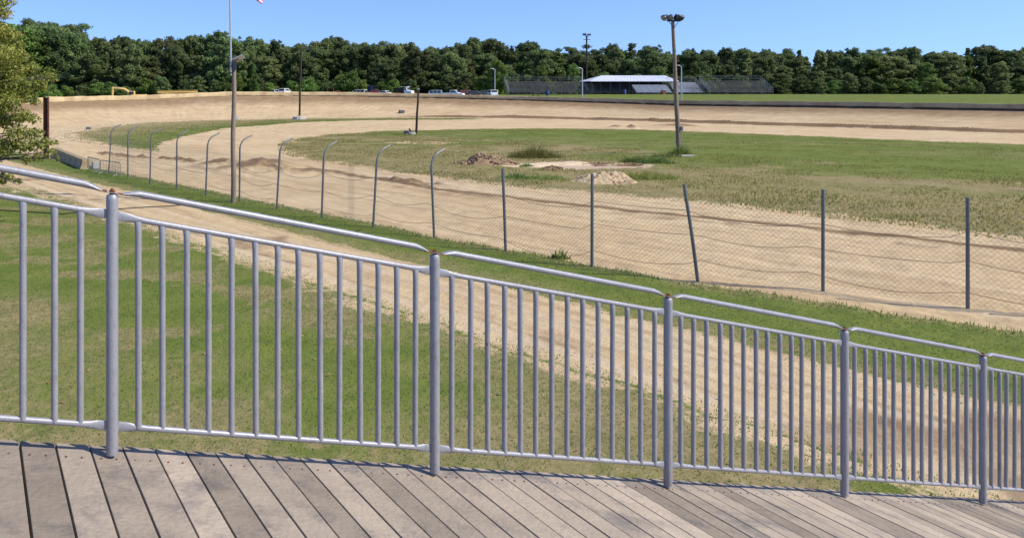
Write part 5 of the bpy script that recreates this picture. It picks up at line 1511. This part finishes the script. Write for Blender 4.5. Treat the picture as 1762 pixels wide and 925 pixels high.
# back rows: carry the skyline
for row, (Y0, pull, stepx) in enumerate(((290, 10, 30), (276, 8, 30), (262, 4, 31), (247, 0, 33))):
    px = -70 + row * 14
    while px < 1800:
        Y = Y0 + rt.uniform(-5, 5)
        x = (px - CX) / FOC * Y
        top = skyline(px) + pull + rt.choice([-4, -1, 0, 2, 4, 7]) + rt.uniform(-1, 1)
        z = zone_z(x, Y); h = EYE + (HY - top) / FOC * Y - z
        ki = rt.choice([0, 1, 2, 3, 4, 6, 6, 5, 3])
        kd = protos[ki][0]
        wsc = rt.uniform(0.85, 1.15) * (11.0 / max(h, 9)) ** 0.0
        tree(ki, (x, Y, z), h * 1.02, wsc * 1.18, 'tree crown rising behind the front row of the far wood', 'wood_tree', 'trees in the back rows of the far wood')
        px += stepx * rt.uniform(0.75, 1.25)
# front row
px = -66
while px < 1800:
    Y = 232 + rt.uniform(-6, 6)
    x = (px - CX) / FOC * Y
    top = skyline(px) + rt.choice([4, 10, 18, 26, 34, 12]) + rt.uniform(-2, 4)
    z = zone_z(x, Y); h = EYE + (HY - top) / FOC * Y - z
    ki = rt.choice([0, 1, 2, 3, 4, 6, 0, 1])
    light = rt.random() < 0.22
    lm = max((l for l in LM if l[0] <= px), key=lambda l: l[0], default=LM[0])
    c_ = cnt.get(lm[1], 0); cnt[lm[1]] = c_ + 1
    kd = protos[ki][0]
    side = 'right of the' if lm[0] > -50 else 'from the'
    tree(ki, (x, Y, z), h, rt.uniform(1.05, 1.35) * (1.25 if h < 13 else 1.0), f'{"light" if light else "dark"} green {KW[kd]} tree, {ORD[min(c_, 19)]} in front row {side} {lm[1]}', 'wood_tree', 'front row trees of the far wood', light)
    px += 31 * rt.uniform(0.75, 1.25)
# undergrowth along the edge of the wood
px = -60; i = 0
while px < 1790:
    Y = 221 + rt.uniform(-3, 3); x = (px - CX) / FOC * Y
    lm = max((l for l in LM if l[0] <= px), key=lambda l: l[0], default=LM[0])
    tree(rt.choice([7, 7, 0, 4]), (x, Y, zone_z(x, Y) - 0.3), rt.uniform(3.6, 6.6), rt.uniform(1.2, 1.7), 'low dark shrub in the undergrowth at the foot of the far wood', 'wood_shrub', 'shrubs at the foot of the far wood', rt.random() < 0.1, 'shrub')
    px += 30 * rt.uniform(0.7, 1.3)
# singled-out lighter trees
for (px, top, Y, w_, lab) in ((606, 121, 216, 1.15, 'bright green round tree above the white camper van'),
                              (437, 112, 218, 0.7, 'thin bright green sapling right of the wooden flagpole'),
                              (858, 103, 217, 0.95, 'light green broad tree behind the lamp post left of the bleachers'),
                              (930, 112, 218, 0.9, 'small light green tree behind the left bleachers'),
                              (985, 110, 219, 0.9, 'small light green tree beside the distant light pole'),
                              (1135, 116, 220, 0.9, 'light green round tree above the white roof')):
    x = (px - CX) / FOC * Y; z = zone_z(x, Y); h = EYE + (HY - top) / FOC * Y - z
    tree(7 if px in (606, 1135) else (4 if px != 437 else 2), (x, Y, z), h, w_, lab, 'bright_tree', 'lighter trees before the far wood', True)

# the near tree at the left edge: trunk off frame, leafy limbs reaching in
TX, TY = -15.2, 30.5
t = thing('near_tree', 'near tree with green and yellowing leaves reaching in at the left edge', 'tree', (TX, TY, 0))
bl = []
rn = random.Random(5)
limbs = []
def blob_px(px, py, dY, s):
    p = P(px, py, TY + dY); bl.append((p.x, p.y, p.z, s * 1.15, s * 1.15, s * 0.8)); return p
spec = [(-10, 8, 0.5), (12, 2, 0.35), (8, 24, 0.32), (-15, 55, 0.7), (12, 60, 0.42), (25, 78, 0.36), (5, 95, 0.55), (35, 98, 0.34), (55, 118, 0.34), (20, 125, 0.55), (78, 132, 0.30), (92, 135, 0.20), (62, 145, 0.36), (35, 148, 0.5), (0, 150, 0.6),
        (75, 150, 0.22), (15, 175, 0.5), (45, 168, 0.34), (-20, 120, 0.8), (-25, 190, 0.8), (10, 205, 0.5), (40, 200, 0.34), (58, 205, 0.26), (30, 228, 0.42), (60, 230, 0.32), (50, 250, 0.40), (75, 246, 0.30), (88, 262, 0.22), (94, 245, 0.16), (20, 250, 0.42),
        (66, 270, 0.26), (45, 274, 0.24), (98, 272, 0.12), (5, 268, 0.30), (-20, 250, 0.6), (15, 305, 0.20), (30, 312, 0.16), (2, 300, 0.2), (0, 312, 0.22), (34, 60, 0.16), (60, 175, 0.2)]
for (px, py, s) in spec:
    p = blob_px(px, py, rn.uniform(-0.9, 0.9), s)
    limbs.append(p)
for i in range(80):                     # the rest of the crown, outside the frame
    a, b = rn.uniform(0, 6.28), rn.uniform(-0.5, 1.0)
    rr = 3.6 * math.sqrt(max(0.1, 1 - (b * 0.8) ** 2)) * rn.uniform(0.4, 1)
    p = Vector((TX - 0.6 + rr * math.cos(a), TY + rr * math.sin(a), 5.2 + 3.6 * b))
    pxx = CX + p.x / p.y * FOC
    if pxx > -14: continue
    bl.append((p.x, p.y, p.z, 0.75, 0.75, 0.55))
V, F, tone = leaf_cloud(bl, 85000, 0.06, 9, 0.6)
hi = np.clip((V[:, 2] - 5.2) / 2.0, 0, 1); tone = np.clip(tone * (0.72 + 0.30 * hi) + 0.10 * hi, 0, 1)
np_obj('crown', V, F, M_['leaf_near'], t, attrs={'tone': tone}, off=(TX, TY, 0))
mb = MB()
mb.sweep([(TX, TY, -0.2), (TX + 0.05, TY, 1.5), (TX + 0.1, TY + 0.1, 3.2), (TX, TY, 5.5), (TX - 0.2, TY, 8)], [0.34, 0.26, 0.22, 0.15, 0.05], 12)
mb.build('trunk', M_['bark'], t, True)
mb = MB()
for p in limbs:
    z0 = max(1.8, min(6.5, p.z - 0.8))
    s_ = Vector((TX + 0.05, TY, z0))
    mid = s_.lerp(p, 0.55) + Vector((0, 0, 0.25))
    mb.sweep([s_, mid, p, p + (p - mid) * 0.25], [0.055, 0.028, 0.011, 0.004], 6)
    for _ in range(4):
        e = p + Vector((rn.uniform(-.4, .4), rn.uniform(-.4, .4), rn.uniform(-.25, .3)))
        mb.sweep([mid.lerp(p, rn.uniform(.4, 1)), e], [0.010, 0.003], 4)
mb.build('branches', M_['bark'], t, True)
